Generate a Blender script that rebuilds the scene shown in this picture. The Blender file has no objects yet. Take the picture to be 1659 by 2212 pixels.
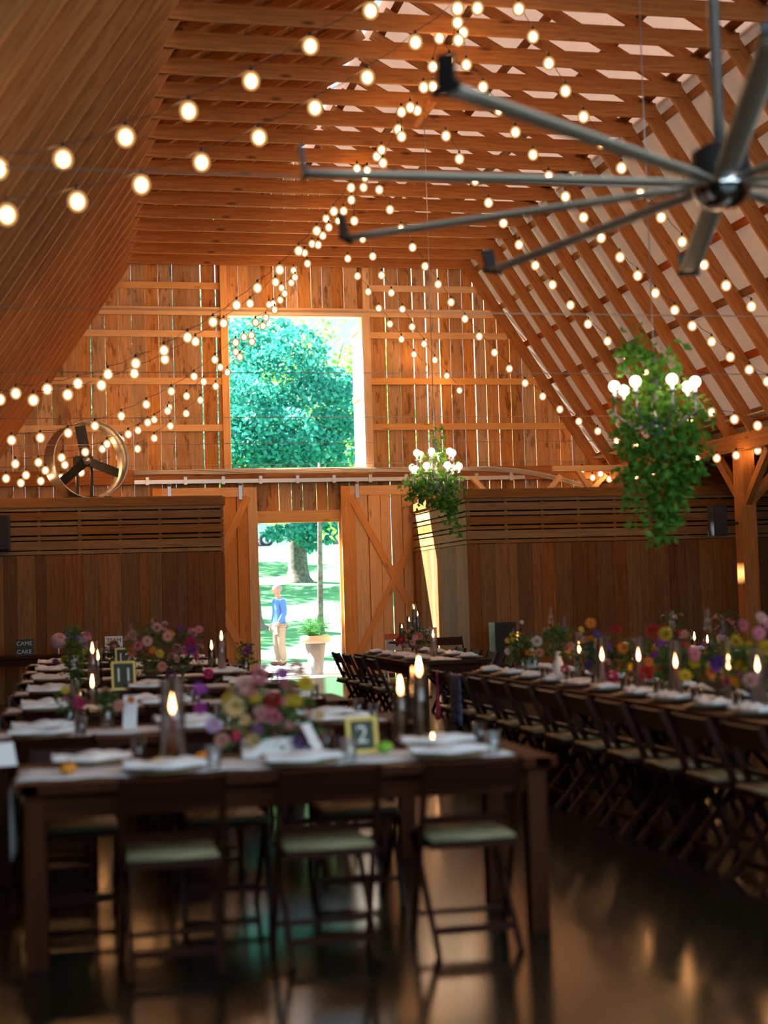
import bpy, math, random
import numpy as np
from mathutils import Vector, Matrix, Euler
random.seed(7)
S = bpy.context.scene
C = S.collection
PI = math.pi

# ------------------------------------------------------------------ camera
F, CX, CY, H = 3200.0, 829.5, 1106.0, 1.5
dy = np.array([134 - CX, -(1305 - CY), F]); dy /= np.linalg.norm(dy)
up = np.array([-0.03, 1.0, 0.0]); up[2] = -(up @ dy) / dy[2]; up /= np.linalg.norm(up)
dx = np.cross(up, dy)
if dx[0] < 0: dx = -dx
CM = np.array([dx, dy, up])          # world axes expressed in (right, up, forward)
def at(u, v, X=None, Y=None, Z=None):
    """world point on the plane X=, Y= or Z= along the sight line of frame position (u, v)"""
    d = CM @ np.array([u - CX, -(v - CY), F])
    t = X / d[0] if X is not None else (Y / d[1] if Y is not None else (Z - H) / d[2])
    return Vector((d[0] * t, d[1] * t, H + d[2] * t))
def ppm(p):
    return F / float((np.array([p[0], p[1], p[2] - H]) @ CM)[2])
cam = bpy.data.cameras.new('camera'); cob = bpy.data.objects.new('camera', cam); C.objects.link(cob)
cob.matrix_world = Matrix([[CM[0][0], CM[0][1], -CM[0][2], 0], [CM[1][0], CM[1][1], -CM[1][2], 0],
                           [CM[2][0], CM[2][1], -CM[2][2], H], [0, 0, 0, 1]])
cam.sensor_fit = 'VERTICAL'; cam.sensor_height = 56; cam.sensor_width = 42; cam.lens = F / 2212 * 56
cam.clip_end = 500; cam.clip_start = .05
cam.dof.use_dof = True; cam.dof.focus_distance = 26; cam.dof.aperture_fstop = 2.0; cam.dof.aperture_blades = 0
S.camera = cob
# ------------------------------------------------------------------ world, sun, exposure
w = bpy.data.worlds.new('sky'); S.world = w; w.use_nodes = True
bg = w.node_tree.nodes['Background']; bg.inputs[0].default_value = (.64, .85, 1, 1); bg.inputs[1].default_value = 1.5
_N = w.node_tree.nodes; _L = w.node_tree.links       # added brightness in the unseen sky behind the camera, to light the tabletops
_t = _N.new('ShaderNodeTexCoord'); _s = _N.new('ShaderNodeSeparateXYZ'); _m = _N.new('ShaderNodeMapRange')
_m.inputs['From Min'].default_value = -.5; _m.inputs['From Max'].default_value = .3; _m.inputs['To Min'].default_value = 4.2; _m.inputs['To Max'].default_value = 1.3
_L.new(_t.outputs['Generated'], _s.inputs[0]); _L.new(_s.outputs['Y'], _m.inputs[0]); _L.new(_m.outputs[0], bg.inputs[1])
sd = bpy.data.lights.new('sun', 'SUN'); sd.energy = 58; sd.angle = .012; sd.color = (1, .95, .88)
so = bpy.data.objects.new('sun', sd); C.objects.link(so)
so.rotation_euler = Vector((2.17, -1.54, -3.08)).to_track_quat('-Z', 'Y').to_euler(); so.location = (-20, 50, 60)
S.view_settings.view_transform = 'Standard'; S.view_settings.look = 'None'
S.view_settings.exposure = 0.0; S.view_settings.gamma = 1; S.view_settings.use_curve_mapping = False
S.cycles.use_denoising = True
S.cycles.max_bounces = 8; S.cycles.diffuse_bounces = 4; S.cycles.glossy_bounces = 3; S.cycles.transparent_max_bounces = 12
S.cycles.sample_clamp_indirect = 4; S.cycles.caustics_reflective = False; S.cycles.caustics_refractive = False
def portal(name, c, sx, sy, d):
    l = bpy.data.lights.new(name, 'AREA'); l.shape = 'RECTANGLE'; l.size = sx; l.size_y = sy; l.energy = 1
    l.cycles.is_portal = True
    o = bpy.data.objects.new(name, l); C.objects.link(o); o.location = c
    o.rotation_euler = Vector(d).to_track_quat('-Z', 'Y').to_euler()
YG = 27.0; YR = -1.5; XC = 4.4
portal('portal_window', (4.33, YG + .1, 5.3), 2.5, 2.8, (0, -1, 0))
portal('portal_door', (4.26, YG + .1, 1.45), 1.6, 2.9, (0, -1, 0))
portal('portal_front', (4.3, YR - .1, 4.6), 10.6, 5.4, (0, 1, 0))

BULB = 115.0
# ------------------------------------------------------------------ materials
MATS = {}
def mat(name, col, rough=.6, metal=0, emit=None, es=0, spec=.5, trans=0):
    m = bpy.data.materials.new(name); m.use_nodes = True
    b = m.node_tree.nodes['Principled BSDF']
    b.inputs['Base Color'].default_value = (*col, 1); b.inputs['Roughness'].default_value = rough
    b.inputs['Metallic'].default_value = metal; b.inputs['Specular IOR Level'].default_value = spec
    if emit: b.inputs['Emission Color'].default_value = (*emit, 1); b.inputs['Emission Strength'].default_value = es
    MATS[name] = m
    return m
def noisy(name, c1, c2, scale=6, rough=.7, detail=4, spec=.5, bump=0, metal=0):
    m = mat(name, c1, rough, metal, spec=spec); N = m.node_tree.nodes; L = m.node_tree.links
    tc = N.new('ShaderNodeTexCoord'); n = N.new('ShaderNodeTexNoise'); n.inputs['Scale'].default_value = scale; n.inputs['Detail'].default_value = detail
    L.new(tc.outputs['Object'], n.inputs['Vector'])
    r = N.new('ShaderNodeValToRGB'); r.color_ramp.elements[0].position = .35; r.color_ramp.elements[1].position = .65
    r.color_ramp.elements[0].color = (*c1, 1); r.color_ramp.elements[1].color = (*c2, 1)
    L.new(n.outputs[0], r.inputs[0]); L.new(r.outputs[0], N['Principled BSDF'].inputs['Base Color'])
    if bump:
        bp = N.new('ShaderNodeBump'); bp.inputs['Strength'].default_value = bump; bp.inputs['Distance'].default_value = .02
        L.new(n.outputs[0], bp.inputs['Height']); L.new(bp.outputs[0], N['Principled BSDF'].inputs['Normal'])
    return m
def wood(name, c1, c2, rough=.65, var=.35, knots=.5, hue=.02, wane=0, spec=.25, sat=.25):
    m = mat(name, c1, rough, spec=spec); N = m.node_tree.nodes; L = m.node_tree.links; B = N['Principled BSDF']
    uv = N.new('ShaderNodeUVMap'); ge = N.new('ShaderNodeNewGeometry')
    cx = N.new('ShaderNodeCombineXYZ'); mu = N.new('ShaderNodeMath'); mu.operation = 'MULTIPLY'; mu.inputs[1].default_value = 37
    L.new(ge.outputs['Random Per Island'], mu.inputs[0]); L.new(mu.outputs[0], cx.inputs[2]); L.new(mu.outputs[0], cx.inputs[0])
    ad = N.new('ShaderNodeVectorMath'); ad.operation = 'ADD'; L.new(uv.outputs[0], ad.inputs[0]); L.new(cx.outputs[0], ad.inputs[1])
    mp = N.new('ShaderNodeMapping'); mp.inputs['Scale'].default_value = (1.1, 14, 1); L.new(ad.outputs[0], mp.inputs[0])
    n = N.new('ShaderNodeTexNoise'); n.inputs['Scale'].default_value = 2.2; n.inputs['Detail'].default_value = 6; n.inputs['Distortion'].default_value = .6
    L.new(mp.outputs[0], n.inputs['Vector'])
    r = N.new('ShaderNodeValToRGB'); r.color_ramp.elements[0].position = .3; r.color_ramp.elements[1].position = .72
    r.color_ramp.elements[0].color = (*c2, 1); r.color_ramp.elements[1].color = (*c1, 1); L.new(n.outputs[0], r.inputs[0])
    col = r.outputs[0]
    if knots:
        mk = N.new('ShaderNodeMapping'); mk.inputs['Scale'].default_value = (1.3, 4.2, 1); L.new(ad.outputs[0], mk.inputs[0])
        vo = N.new('ShaderNodeTexVoronoi'); vo.inputs['Scale'].default_value = 1.0; vo.inputs['Randomness'].default_value = 1; L.new(mk.outputs[0], vo.inputs['Vector'])
        kr = N.new('ShaderNodeValToRGB'); kr.color_ramp.elements[0].position = .05; kr.color_ramp.elements[0].color = (knots, knots, knots, 1)
        kr.color_ramp.elements[1].position = .14; kr.color_ramp.elements[1].color = (0, 0, 0, 1)
        L.new(vo.outputs['Distance'], kr.inputs[0])
        mx = N.new('ShaderNodeMixRGB'); mx.inputs['Color2'].default_value = (c2[0] * .25, c2[1] * .2, c2[2] * .2, 1)
        L.new(kr.outputs[0], mx.inputs['Fac']); L.new(col, mx.inputs['Color1']); col = mx.outputs[0]
    if wane:   # ragged bark-brown waney streaks that run along some boards
        mw = N.new('ShaderNodeMapping'); mw.inputs['Scale'].default_value = (1.6, 5, 1); L.new(ad.outputs[0], mw.inputs[0])
        wn = N.new('ShaderNodeTexNoise'); wn.inputs['Scale'].default_value = 1.5; wn.inputs['Detail'].default_value = 8; wn.inputs['Roughness'].default_value = .65; L.new(mw.outputs[0], wn.inputs['Vector'])
        wr = N.new('ShaderNodeValToRGB'); wr.color_ramp.elements[0].position = .55; wr.color_ramp.elements[0].color = (0, 0, 0, 1)
        wr.color_ramp.elements[1].position = .62; wr.color_ramp.elements[1].color = (wane, wane, wane, 1); L.new(wn.outputs[0], wr.inputs[0])
        mx = N.new('ShaderNodeMixRGB'); mx.inputs['Color2'].default_value = (c2[0] * .4, c2[1] * .33, c2[2] * .3, 1)
        L.new(wr.outputs[0], mx.inputs['Fac']); L.new(col, mx.inputs['Color1']); col = mx.outputs[0]
    hs = N.new('ShaderNodeHueSaturation'); mr = N.new('ShaderNodeMapRange')
    mr.inputs['To Min'].default_value = 1 - var; mr.inputs['To Max'].default_value = 1 + var * .6
    L.new(ge.outputs['Random Per Island'], mr.inputs[0]); L.new(mr.outputs[0], hs.inputs['Value'])
    f2 = N.new('ShaderNodeMath'); f2.operation = 'FRACT'; m7 = N.new('ShaderNodeMath'); m7.operation = 'MULTIPLY'; m7.inputs[1].default_value = 7.3
    L.new(ge.outputs['Random Per Island'], m7.inputs[0]); L.new(m7.outputs[0], f2.inputs[0])
    mh = N.new('ShaderNodeMapRange'); mh.inputs['To Min'].default_value = .5 - hue; mh.inputs['To Max'].default_value = .5 + hue
    L.new(f2.outputs[0], mh.inputs[0]); L.new(mh.outputs[0], hs.inputs['Hue'])
    ms = N.new('ShaderNodeMapRange'); ms.inputs['To Min'].default_value = 1 + sat * .3; ms.inputs['To Max'].default_value = 1 - sat
    L.new(f2.outputs[0], ms.inputs[0]); L.new(ms.outputs[0], hs.inputs['Saturation'])
    L.new(col, hs.inputs['Color']); L.new(hs.outputs[0], B.inputs['Base Color'])
    return m
def glass(name, tint=(1, 1, 1), k=.12):
    m = bpy.data.materials.new(name); m.use_nodes = True; N = m.node_tree.nodes; L = m.node_tree.links; N.clear()
    o = N.new('ShaderNodeOutputMaterial'); t = N.new('ShaderNodeBsdfTransparent'); t.inputs[0].default_value = (*tint, 1)
    g = N.new('ShaderNodeBsdfGlossy'); g.inputs['Roughness'].default_value = .04
    lw = N.new('ShaderNodeLayerWeight'); lw.inputs[0].default_value = .35
    mr = N.new('ShaderNodeMapRange'); mr.inputs['To Min'].default_value = .05; mr.inputs['To Max'].default_value = .75
    L.new(lw.outputs['Fresnel'], mr.inputs[0])
    mx = N.new('ShaderNodeMixShader'); L.new(mr.outputs[0], mx.inputs[0]); L.new(t.outputs[0], mx.inputs[1]); L.new(g.outputs[0], mx.inputs[2])
    L.new(mx.outputs[0], o.inputs[0]); MATS[name] = m
    return m
def leafy(name, c1, c2, tl=.5, rough=.5):
    m = bpy.data.materials.new(name); m.use_nodes = True; N = m.node_tree.nodes; L = m.node_tree.links; N.clear()
    o = N.new('ShaderNodeOutputMaterial'); ge = N.new('ShaderNodeNewGeometry')
    r = N.new('ShaderNodeValToRGB'); r.color_ramp.elements[0].color = (*c1, 1); r.color_ramp.elements[1].color = (*c2, 1)
    L.new(ge.outputs['Random Per Island'], r.inputs[0])
    d = N.new('ShaderNodeBsdfPrincipled'); d.inputs['Roughness'].default_value = rough; d.inputs['Specular IOR Level'].default_value = .3; L.new(r.outputs[0], d.inputs['Base Color'])
    t = N.new('ShaderNodeBsdfTranslucent'); L.new(r.outputs[0], t.inputs[0])
    mx = N.new('ShaderNodeMixShader'); mx.inputs[0].default_value = tl; L.new(d.outputs[0], mx.inputs[1]); L.new(t.outputs[0], mx.inputs[2])
    L.new(mx.outputs[0], o.inputs[0]); MATS[name] = m
    return m
def emis(name, col, st):
    m = bpy.data.materials.new(name); m.use_nodes = True; N = m.node_tree.nodes; L = m.node_tree.links; N.clear()
    o = N.new('ShaderNodeOutputMaterial'); e = N.new('ShaderNodeEmission'); e.inputs[0].default_value = (*col, 1); e.inputs[1].default_value = st
    L.new(e.outputs[0], o.inputs[0]); MATS[name] = m
    return m

roofw = wood('roof_timber', (.50, .225, .05), (.32, .125, .026), var=.28, knots=.8, hue=.012)
deckw = wood('roof_boards', (.36, .145, .035), (.22, .08, .018), var=.35, knots=.6)
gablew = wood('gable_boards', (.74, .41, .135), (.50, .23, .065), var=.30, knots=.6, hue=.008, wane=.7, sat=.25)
girtw = wood('girt_timber', (.90, .54, .19), (.76, .41, .13), var=.08, knots=.5, hue=.005)
doorw = wood('door_boards', (.86, .42, .11), (.70, .30, .07), var=.16, knots=.5, hue=.01)
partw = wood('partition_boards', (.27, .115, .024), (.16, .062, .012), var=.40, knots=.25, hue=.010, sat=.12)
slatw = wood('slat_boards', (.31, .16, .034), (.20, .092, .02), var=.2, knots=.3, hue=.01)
tablew = wood('table_wood', (.065, .020, .005), (.034, .010, .0025), var=.2, knots=.2, rough=.55, spec=.08)
chairw = wood('chair_wood', (.035, .011, .0045), (.018, .006, .003), var=.12, knots=0, rough=.45, spec=.12)
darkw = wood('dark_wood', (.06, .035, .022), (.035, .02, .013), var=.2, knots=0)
barkm = noisy('bark', (.055, .048, .038), (.14, .13, .11), 9, .9, bump=.5)
M_white = mat('white_cloth', (.74, .77, .80), .9, spec=.1)
M_nap = mat('napkin_cloth', (.86, .86, .87), .9, spec=.1)
M_seat = mat('ivory_vinyl', (.26, .24, .13), .35)
M_steel = mat('galvanised_steel', (.42, .45, .47), .35, .8)
M_conduit = mat('pvc_conduit', (.72, .68, .58), .5)
M_cable = mat('steel_cable', (.5, .45, .38), .4, .6)
M_alu = mat('brushed_aluminium', (.55, .56, .57), .28, .9)
M_blade = mat('fan_blade_satin', (.66, .60, .46), .45, .1)
M_black = mat('black_plastic', (.012, .014, .016), .5)
M_chrome = mat('chrome', (.7, .72, .74), .12, 1)
M_wire = mat('black_wire', (.02, .02, .018), .6)
def glow(name, col, st, edge, pw):
    m = emis(name, col, st); N = m.node_tree.nodes; L = m.node_tree.links; e = [n for n in N if n.type == 'EMISSION'][0]
    lw = N.new('ShaderNodeLayerWeight'); lw.inputs[0].default_value = .5
    a = N.new('ShaderNodeMath'); a.operation = 'SUBTRACT'; a.inputs[0].default_value = 1; L.new(lw.outputs['Facing'], a.inputs[1])
    p = N.new('ShaderNodeMath'); p.operation = 'POWER'; p.inputs[1].default_value = pw; L.new(a.outputs[0], p.inputs[0])
    q = N.new('ShaderNodeMath'); q.operation = 'MULTIPLY_ADD'; q.inputs[1].default_value = st; q.inputs[2].default_value = edge; L.new(p.outputs[0], q.inputs[0])
    L.new(q.outputs[0], e.inputs[1]); return m
M_bulb = glow('warm_bulb', (1, .47, .17), BULB, .6, 14)
M_cbulb = glow('chandelier_bulb', (1, .68, .44), 50, 2.5, 2.5)
M_flame = glow('candle_flame', (1, .45, .15), 120, 1.6, 2.2)
M_glass = glass('clear_glass')
M_char = noisy('woven_charger', (.24, .15, .07), (.42, .29, .14), 60, .6)
M_plate = mat('stoneware', (.5, .5, .48), .3)
M_gold = mat('gold_frame', (.50, .33, .06), .45, .4)
M_green = leafy('vine_leaf', (.05, .20, .02), (.16, .40, .05), .4)
M_fol = leafy('stem_leaf', (.03, .09, .02), (.10, .2, .04), .3)
M_oak = leafy('oak_leaf', (.015, .17, .14), (.07, .45, .33), .45)
M_ash = leafy('ash_leaf', (.12, .36, .05), (.42, .62, .14), .5)
M_fern = leafy('fern_leaf', (.06, .32, .10), (.20, .55, .22), .4)

# ------------------------------------------------------------------ mesh building
class MB:
    def __init__(s): s.v = []; s.f = []; s.uv = []; s.mi = []; s.sm = []
    def add(s, vs, fs, uvs=None, mi=0, smooth=False):
        o = len(s.v); s.v += [tuple(v) for v in vs]
        for i, f in enumerate(fs):
            s.f.append([a + o for a in f]); s.mi.append(mi); s.sm.append(smooth)
            s.uv.append(uvs[i] if uvs else [(vs[a][0], vs[a][2] + vs[a][1]) for a in f])
    def bar(s, p0, p1, w, h, upv=(0, 0, 1), mi=0, seg=1):
        """box from p0 to p1; w across, h along upv"""
        p0 = Vector(p0); p1 = Vector(p1); d = p1 - p0; Ln = d.length; d.normalize()
        u = Vector(upv); sx = d.cross(u)
        if sx.length < 1e-4: sx = d.cross(Vector((1, 0, 0)))
        sx.normalize(); u = sx.cross(d).normalized()
        vs = []
        for p in (p0, p1):
            for a, b in ((-1, -1), (1, -1), (1, 1), (-1, 1)): vs.append(p + sx * (a * w / 2) + u * (b * h / 2))
        fs = [(0, 1, 2, 3), (7, 6, 5, 4), (0, 4, 5, 1), (1, 5, 6, 2), (2, 6, 7, 3), (3, 7, 4, 0)]
        uvs = [[(0, 0), (w, 0), (w, h), (0, h)]] * 2 + [[(0, 0), (Ln, 0), (Ln, w), (0, w)], [(0, .5), (Ln, .5), (Ln, .5 + h), (0, .5 + h)],
               [(0, 1), (Ln, 1), (Ln, 1 + w), (0, 1 + w)], [(0, 1.5), (Ln, 1.5), (Ln, 1.5 + h), (0, 1.5 + h)]]
        s.add(vs, fs, uvs, mi); return s
    def box(s, x0, x1, y0, y1, z0, z1, mi=0):
        a = (abs(x1 - x0), abs(y1 - y0), abs(z1 - z0)); k = a.index(max(a)); c = ((x0 + x1) / 2, (y0 + y1) / 2, (z0 + z1) / 2)
        if k == 0: return s.bar((x0, c[1], c[2]), (x1, c[1], c[2]), a[1], a[2], mi=mi)
        if k == 1: return s.bar((c[0], y0, c[2]), (c[0], y1, c[2]), a[0], a[2], mi=mi)
        return s.bar((c[0], c[1], z0), (c[0], c[1], z1), a[0], a[1], (0, 1, 0), mi=mi)
    def tube(s, pts, r, n=8, mi=0, cap=True):
        pts = [Vector(p) for p in pts]; rs = r if isinstance(r, (list, tuple)) else [r] * len(pts)
        vs = []; fs = []; ref = None
        for i, p in enumerate(pts):
            d = (pts[min(i + 1, len(pts) - 1)] - pts[max(i - 1, 0)]).normalized()
            if ref is None: ref = Vector((0, 0, 1)) if abs(d.z) < .9 else Vector((1, 0, 0))
            sx = d.cross(ref).normalized(); ref = sx.cross(d).normalized()
            for k in range(n):
                a = 2 * PI * k / n; vs.append(p + (sx * math.cos(a) + ref * math.sin(a)) * rs[i])
        for i in range(len(pts) - 1):
            for k in range(n): fs.append((i * n + k, i * n + (k + 1) % n, (i + 1) * n + (k + 1) % n, (i + 1) * n + k))
        if cap: fs.append(tuple(range(n))[::-1]); fs.append(tuple(range((len(pts) - 1) * n, len(pts) * n)))
        s.add(vs, fs, mi=mi, smooth=True); return s
    def lathe(s, prof, c=(0, 0, 0), n=20, mi=0, M=None, cap=True):
        vs = []; fs = []
        for r, z in prof:
            for k in range(n):
                a = 2 * PI * k / n; v = Vector((r * math.cos(a), r * math.sin(a), z))
                if M: v = M @ v
                vs.append(v + Vector(c))
        for i in range(len(prof) - 1):
            for k in range(n): fs.append((i * n + k, i * n + (k + 1) % n, (i + 1) * n + (k + 1) % n, (i + 1) * n + k))
        if cap and prof[0][0] > .0005: fs.append(tuple(range(n))[::-1])
        if cap and prof[-1][0] > .0005: fs.append(tuple(range((len(prof) - 1) * n, len(prof) * n)))
        s.add(vs, fs, mi=mi, smooth=True); return s
    def ball(s, c, r, n=10, m=6, sz=1, mi=0):
        return s.lathe([(r * math.sin(PI * i / m) + (1e-4 if i in (0, m) else 0), -r * sz * math.cos(PI * i / m)) for i in range(m + 1)], c, n, mi)
    def leaf(s, c, size, d=None, mi=0, asp=.55):
        d = d or Vector((random.gauss(0, 1), random.gauss(0, 1), random.gauss(0, .8))).normalized()
        t = Vector((random.gauss(0, 1), random.gauss(0, 1), random.gauss(0, 1))); sx = d.cross(t)
        if sx.length < 1e-3: sx = d.cross(Vector((1, 0, 0)))
        sx.normalize(); nn = sx.cross(d); c = Vector(c)
        vs = [c, c + d * size * .45 + sx * size * asp / 2 + nn * size * .08, c + d * size, c + d * size * .45 - sx * size * asp / 2 + nn * size * .08]
        s.add(vs, [(0, 1, 2), (0, 2, 3)], mi=mi); return s
    def mesh(s, name, mats):
        me = bpy.data.meshes.new(name); me.from_pydata(s.v, [], s.f); 
        for m in (mats if isinstance(mats, (list, tuple)) else [mats]): me.materials.append(m)
        me.polygons.foreach_set('material_index', s.mi); me.polygons.foreach_set('use_smooth', s.sm)
        ul = me.uv_layers.new(name='UVMap'); flat = [c for f in s.uv for p in f for c in p]; ul.data.foreach_set('uv', flat)
        me.update(); return me
    def obj(s, name, mats, parent=None, **k):
        o = bpy.data.objects.new(name, s.mesh(name, mats)); C.objects.link(o)
        if parent: o.parent = parent
        if k: tag(o, **k)
        return o
def tag(o, label=None, cat=None, group=None, kind=None):
    if label: o['label'] = label
    if cat: o['category'] = cat
    if group: o['group'] = group
    if kind: o['kind'] = kind
    return o
def empty(name, loc, rz=0, **k):
    o = bpy.data.objects.new(name, None); C.objects.link(o); o.location = loc; o.rotation_euler = (0, 0, rz); o.empty_display_size = .1
    return tag(o, **k)
KIDS = {}
def copy_tree(o, loc=None, rz=None, parent=None, **k):
    c = o.copy(); C.objects.link(c); c.parent = parent
    if loc is not None: c.location = loc
    if rz is not None: c.rotation_euler = (0, 0, rz)
    for ch in KIDS.get(o.name) or list(o.children): copy_tree(ch, parent=c)
    return tag(c, **k)
def place(proto, used, loc, rz, **k):
    """the first call moves the proto itself, later calls copy it"""
    if not used: used.append(1); proto.location = loc; proto.rotation_euler = (0, 0, rz); return tag(proto, **k)
    return copy_tree(proto, loc, rz, **k)
def link_child(o, parent, loc=(0, 0, 0), rot=(0, 0, 0), sc=1):
    C.objects.link(o); o.parent = parent; o.location = loc; o.rotation_euler = rot; o.scale = (sc,) * 3; return o
def new(name, me): return bpy.data.objects.new(name, me)

# ------------------------------------------------------------------ the barn
XL, XR, ZP = -1.25, 10.05, 3.73        # plate lines
CL, CR, ZC = 1.32, 7.56, 7.6           # collar ends and underside
XOL, XOR = -6.0, 15.5                  # outer walls
ZO = 2.75
RISE = .58
def roof_z(x):
    if x < XL: return ZP + .3 + (x - XL) * (ZP - ZO) / (XL - XOL)
    if x > XR: return ZP + .3 - (x - XR) * (ZP - ZO) / (XOR - XR)
    if x < CL: return ZP + .3 + (x - XL) / (CL - XL) * (ZC - ZP)
    if x > CR: return ZP + .3 + (XR - x) / (XR - CR) * (ZC - ZP)
    return ZC + .3 + (1 - abs(x - XC) / (XC - CL)) * RISE * (XC - CL)
# floor
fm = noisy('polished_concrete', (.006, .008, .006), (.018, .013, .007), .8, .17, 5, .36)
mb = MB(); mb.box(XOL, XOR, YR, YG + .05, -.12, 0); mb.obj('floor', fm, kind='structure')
# gable wall with real gaps between boards
WX0, WX1, WZ0, WZ1 = 3.05, 5.60, 3.88, 6.72
DX0, DX1, DZ1 = 3.46, 5.03, 2.87
mb = MB(); x = XOL; SLITS = []
while x < XOR:
    wd = random.choice([.2, .225, .235, .25]); rt = x > 5.6
    gap = random.choice([.002, .004, .006, .008, .010]) if not rt else random.choice([.006, .010, .014, .018, .024])
    if 5.2 < x < 6.9 or 2.3 < x < 3.3: gap = random.choice([.006, .022, .026])
    if x > 8.9 or x < .2: gap *= .5
    for B in (WX0, WX1, DX0, DX1):
        if x + .03 < B < x + wd + .02: wd = B - x; gap = 0
    xm = x + wd / 2; zt = roof_z(xm) + .06
    segs = [(0.0, zt)]
    if xm > WX0 and xm < WX1: segs = [(a, b) for a, b in ((0, WZ0), (WZ1, zt))]
    out = []
    for a, b in segs:
        if xm > DX0 and xm < DX1 and a == 0: out.append((DZ1, b))
        else: out.append((a, b))
    yj = random.uniform(-.012, .012)
    for a, b in out: mb.box(x, x + wd, YG + yj, YG + .03 + yj, a, b)
    if gap > .02: SLITS.append(x + wd + gap / 2)
    x += wd + gap
mb.obj('wall_back', gablew, kind='structure')
mb = MB()
for z in (7.25, 6.79, 6.36, 5.49, 4.63):
    xl = max(XL, CL + (z - ZC) / (ZC - ZP) * (CL - XL)) - .05; xr = CR + (ZC - z) / (ZC - ZP) * (XR - CR) + .05
    if z > WZ1 + .3: mb.box(xl, 2.93, YG - .05, YG - .015, z - .06, z + .06); mb.box(5.67, xr, YG - .05, YG - .015, z - .06, z + .06)
    elif z > 6.7: mb.box(xl, xr, YG - .09, YG - .015, z - .09, z + .06)
    else: mb.box(xl, 2.93, YG - .05, YG - .015, z - .06, z + .06); mb.box(5.67, xr, YG - .05, YG - .015, z - .06, z + .06)
mb.obj('trim_1', girtw, kind='structure')
mb = MB()
mb.box(2.93, 3.05, YG - .12, YG - .015, 3.86, ZC + .1); mb.box(5.60, 5.72, YG - .12, YG - .015, 3.86, ZC + .1)
mb.obj('trim_2', girtw, kind='structure')
mb = MB(); mb.box(XL, XR, YG - .16, YG - .03, 3.60, 3.86); mb.obj('trim_3', roofw, kind='structure')
mb = MB(); mb.box(DX0 - .15, DX1 + .1, YG - .08, YG - .01, DZ1, DZ1 + .22)
mb.box(DX0 - .12, DX0, YG - .06, YG - .012, 0, DZ1); mb.box(DX1, DX1 + .12, YG - .06, YG - .012, 0, DZ1)
mb.obj('door_1', girtw, kind='structure')
mb = MB(); mb.box(WX0, WX0 + .03, YG, YG + .22, WZ0, WZ1); mb.box(WX1 - .03, WX1, YG - .1, YG + .22, WZ0, WZ1)
mb.box(WX0, WX1, YG - .1, YG + .22, WZ0 - .04, WZ0); mb.box(WX0, WX1, YG - .1, YG + .22, WZ1, WZ1 + .04)
mb.obj('window_1', mat('painted_trim', (.8, .72, .66), .6), kind='structure')
def shutter(xh, side):
    e = empty('window_shutter', (xh, YG + .06, WZ0), label=f'boarded shutter swung outward at the {side} side of the big upper opening', cat='shutter')
    mb = MB(); y = 0
    for k in range(6): mb.box(-.012, .012, y, y + .196, 0, WZ1 - WZ0); y += .2
    mb.obj('board_panel', mat('limewashed_boards_' + side, (.62, .50, .42), .8), e)
    for z in (.12, 1.42, 2.72): MB().box(-.035, -.013, 0, 1.19, z - .06, z + .06).obj('ledge', girtw, e)
shutter(WX1 + .05, 'right')
# side, rear walls
mb = MB(); y = YR
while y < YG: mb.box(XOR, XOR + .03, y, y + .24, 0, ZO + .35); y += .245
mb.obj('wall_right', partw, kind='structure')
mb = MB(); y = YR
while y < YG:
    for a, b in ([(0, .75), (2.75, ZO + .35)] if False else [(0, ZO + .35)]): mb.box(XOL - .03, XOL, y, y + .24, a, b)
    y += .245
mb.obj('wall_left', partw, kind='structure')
mb = MB(); x = XOL
while x < XOR:
    zt = roof_z(x + .12) + .05; segs = [(0, zt)]
    if -1 < x < 9.6: segs = [(0, 1.9), (zt - .15, zt)]
    
    for a, b in segs: mb.box(x, x + .24, YR - .03, YR, a, b)
    x += .243
mb.obj('wall_front', partw, kind='structure')
# roof surface: pale underlay over spaced boards
und = bpy.data.materials.new('roof_underlay'); und.use_nodes = True
N = und.node_tree.nodes; L = und.node_tree.links; b = N['Principled BSDF']; b.inputs['Base Color'].default_value = (.66, .60, .56, 1); b.inputs['Roughness'].default_value = .7
t = N.new('ShaderNodeBsdfTranslucent'); t.inputs[0].default_value = (.80, .66, .60, 1); mx = N.new('ShaderNodeMixShader'); mx.inputs[0].default_value = .27
L.new(b.outputs[0], mx.inputs[1]); L.new(t.outputs[0], mx.inputs[2]); L.new(mx.outputs[0], N['Material Output'].inputs[0])
prof = [(XOL, ZO), (XL, ZP), (CL, ZC), (XC, ZC + RISE * (XC - CL)), (CR, ZC), (XR, ZP), (XOR, ZO)]
def offs(p0, p1, d):
    a = Vector((p0[0], 0, p0[1])); b2 = Vector((p1[0], 0, p1[1])); n = Vector((-(b2 - a).z, 0, (b2 - a).x)).normalized()
    return a + n * d, b2 + n * d
mb = MB()
for i in range(6):
    a, b2 = offs(prof[i], prof[i + 1], .262)
    dd = (b2 - a).normalized() * .09; a = a - dd; b2 = b2 + dd
    mb.bar((a.x, YG / 2 + YR / 2, a.z), (b2.x, YG / 2 + YR / 2, b2.z), YG - YR + .6, .02)
mb.obj('ceiling', und, kind='structure')
mb = MB()
for i in range(6):
    a, b2 = offs(prof[i], prof[i + 1], .222); d = (b2 - a); Ln = d.length; d.normalize(); n = Vector((-d.z, 0, d.x))
    lo = i in (0, 1, 2, 5)
    st = .205 if i in (0, 1, 2, 5) else .85
    s0 = .12; 
    while s0 < Ln - .05:
        p = a + d * s0; wdt = .2 if st < .3 else .11
        mb.bar((p.x, YR, p.z), (p.x, YG, p.z), wdt, .035, (n.x, 0, n.z)); s0 += st
mb.obj('ceiling_boards', deckw, kind='structure')
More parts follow.
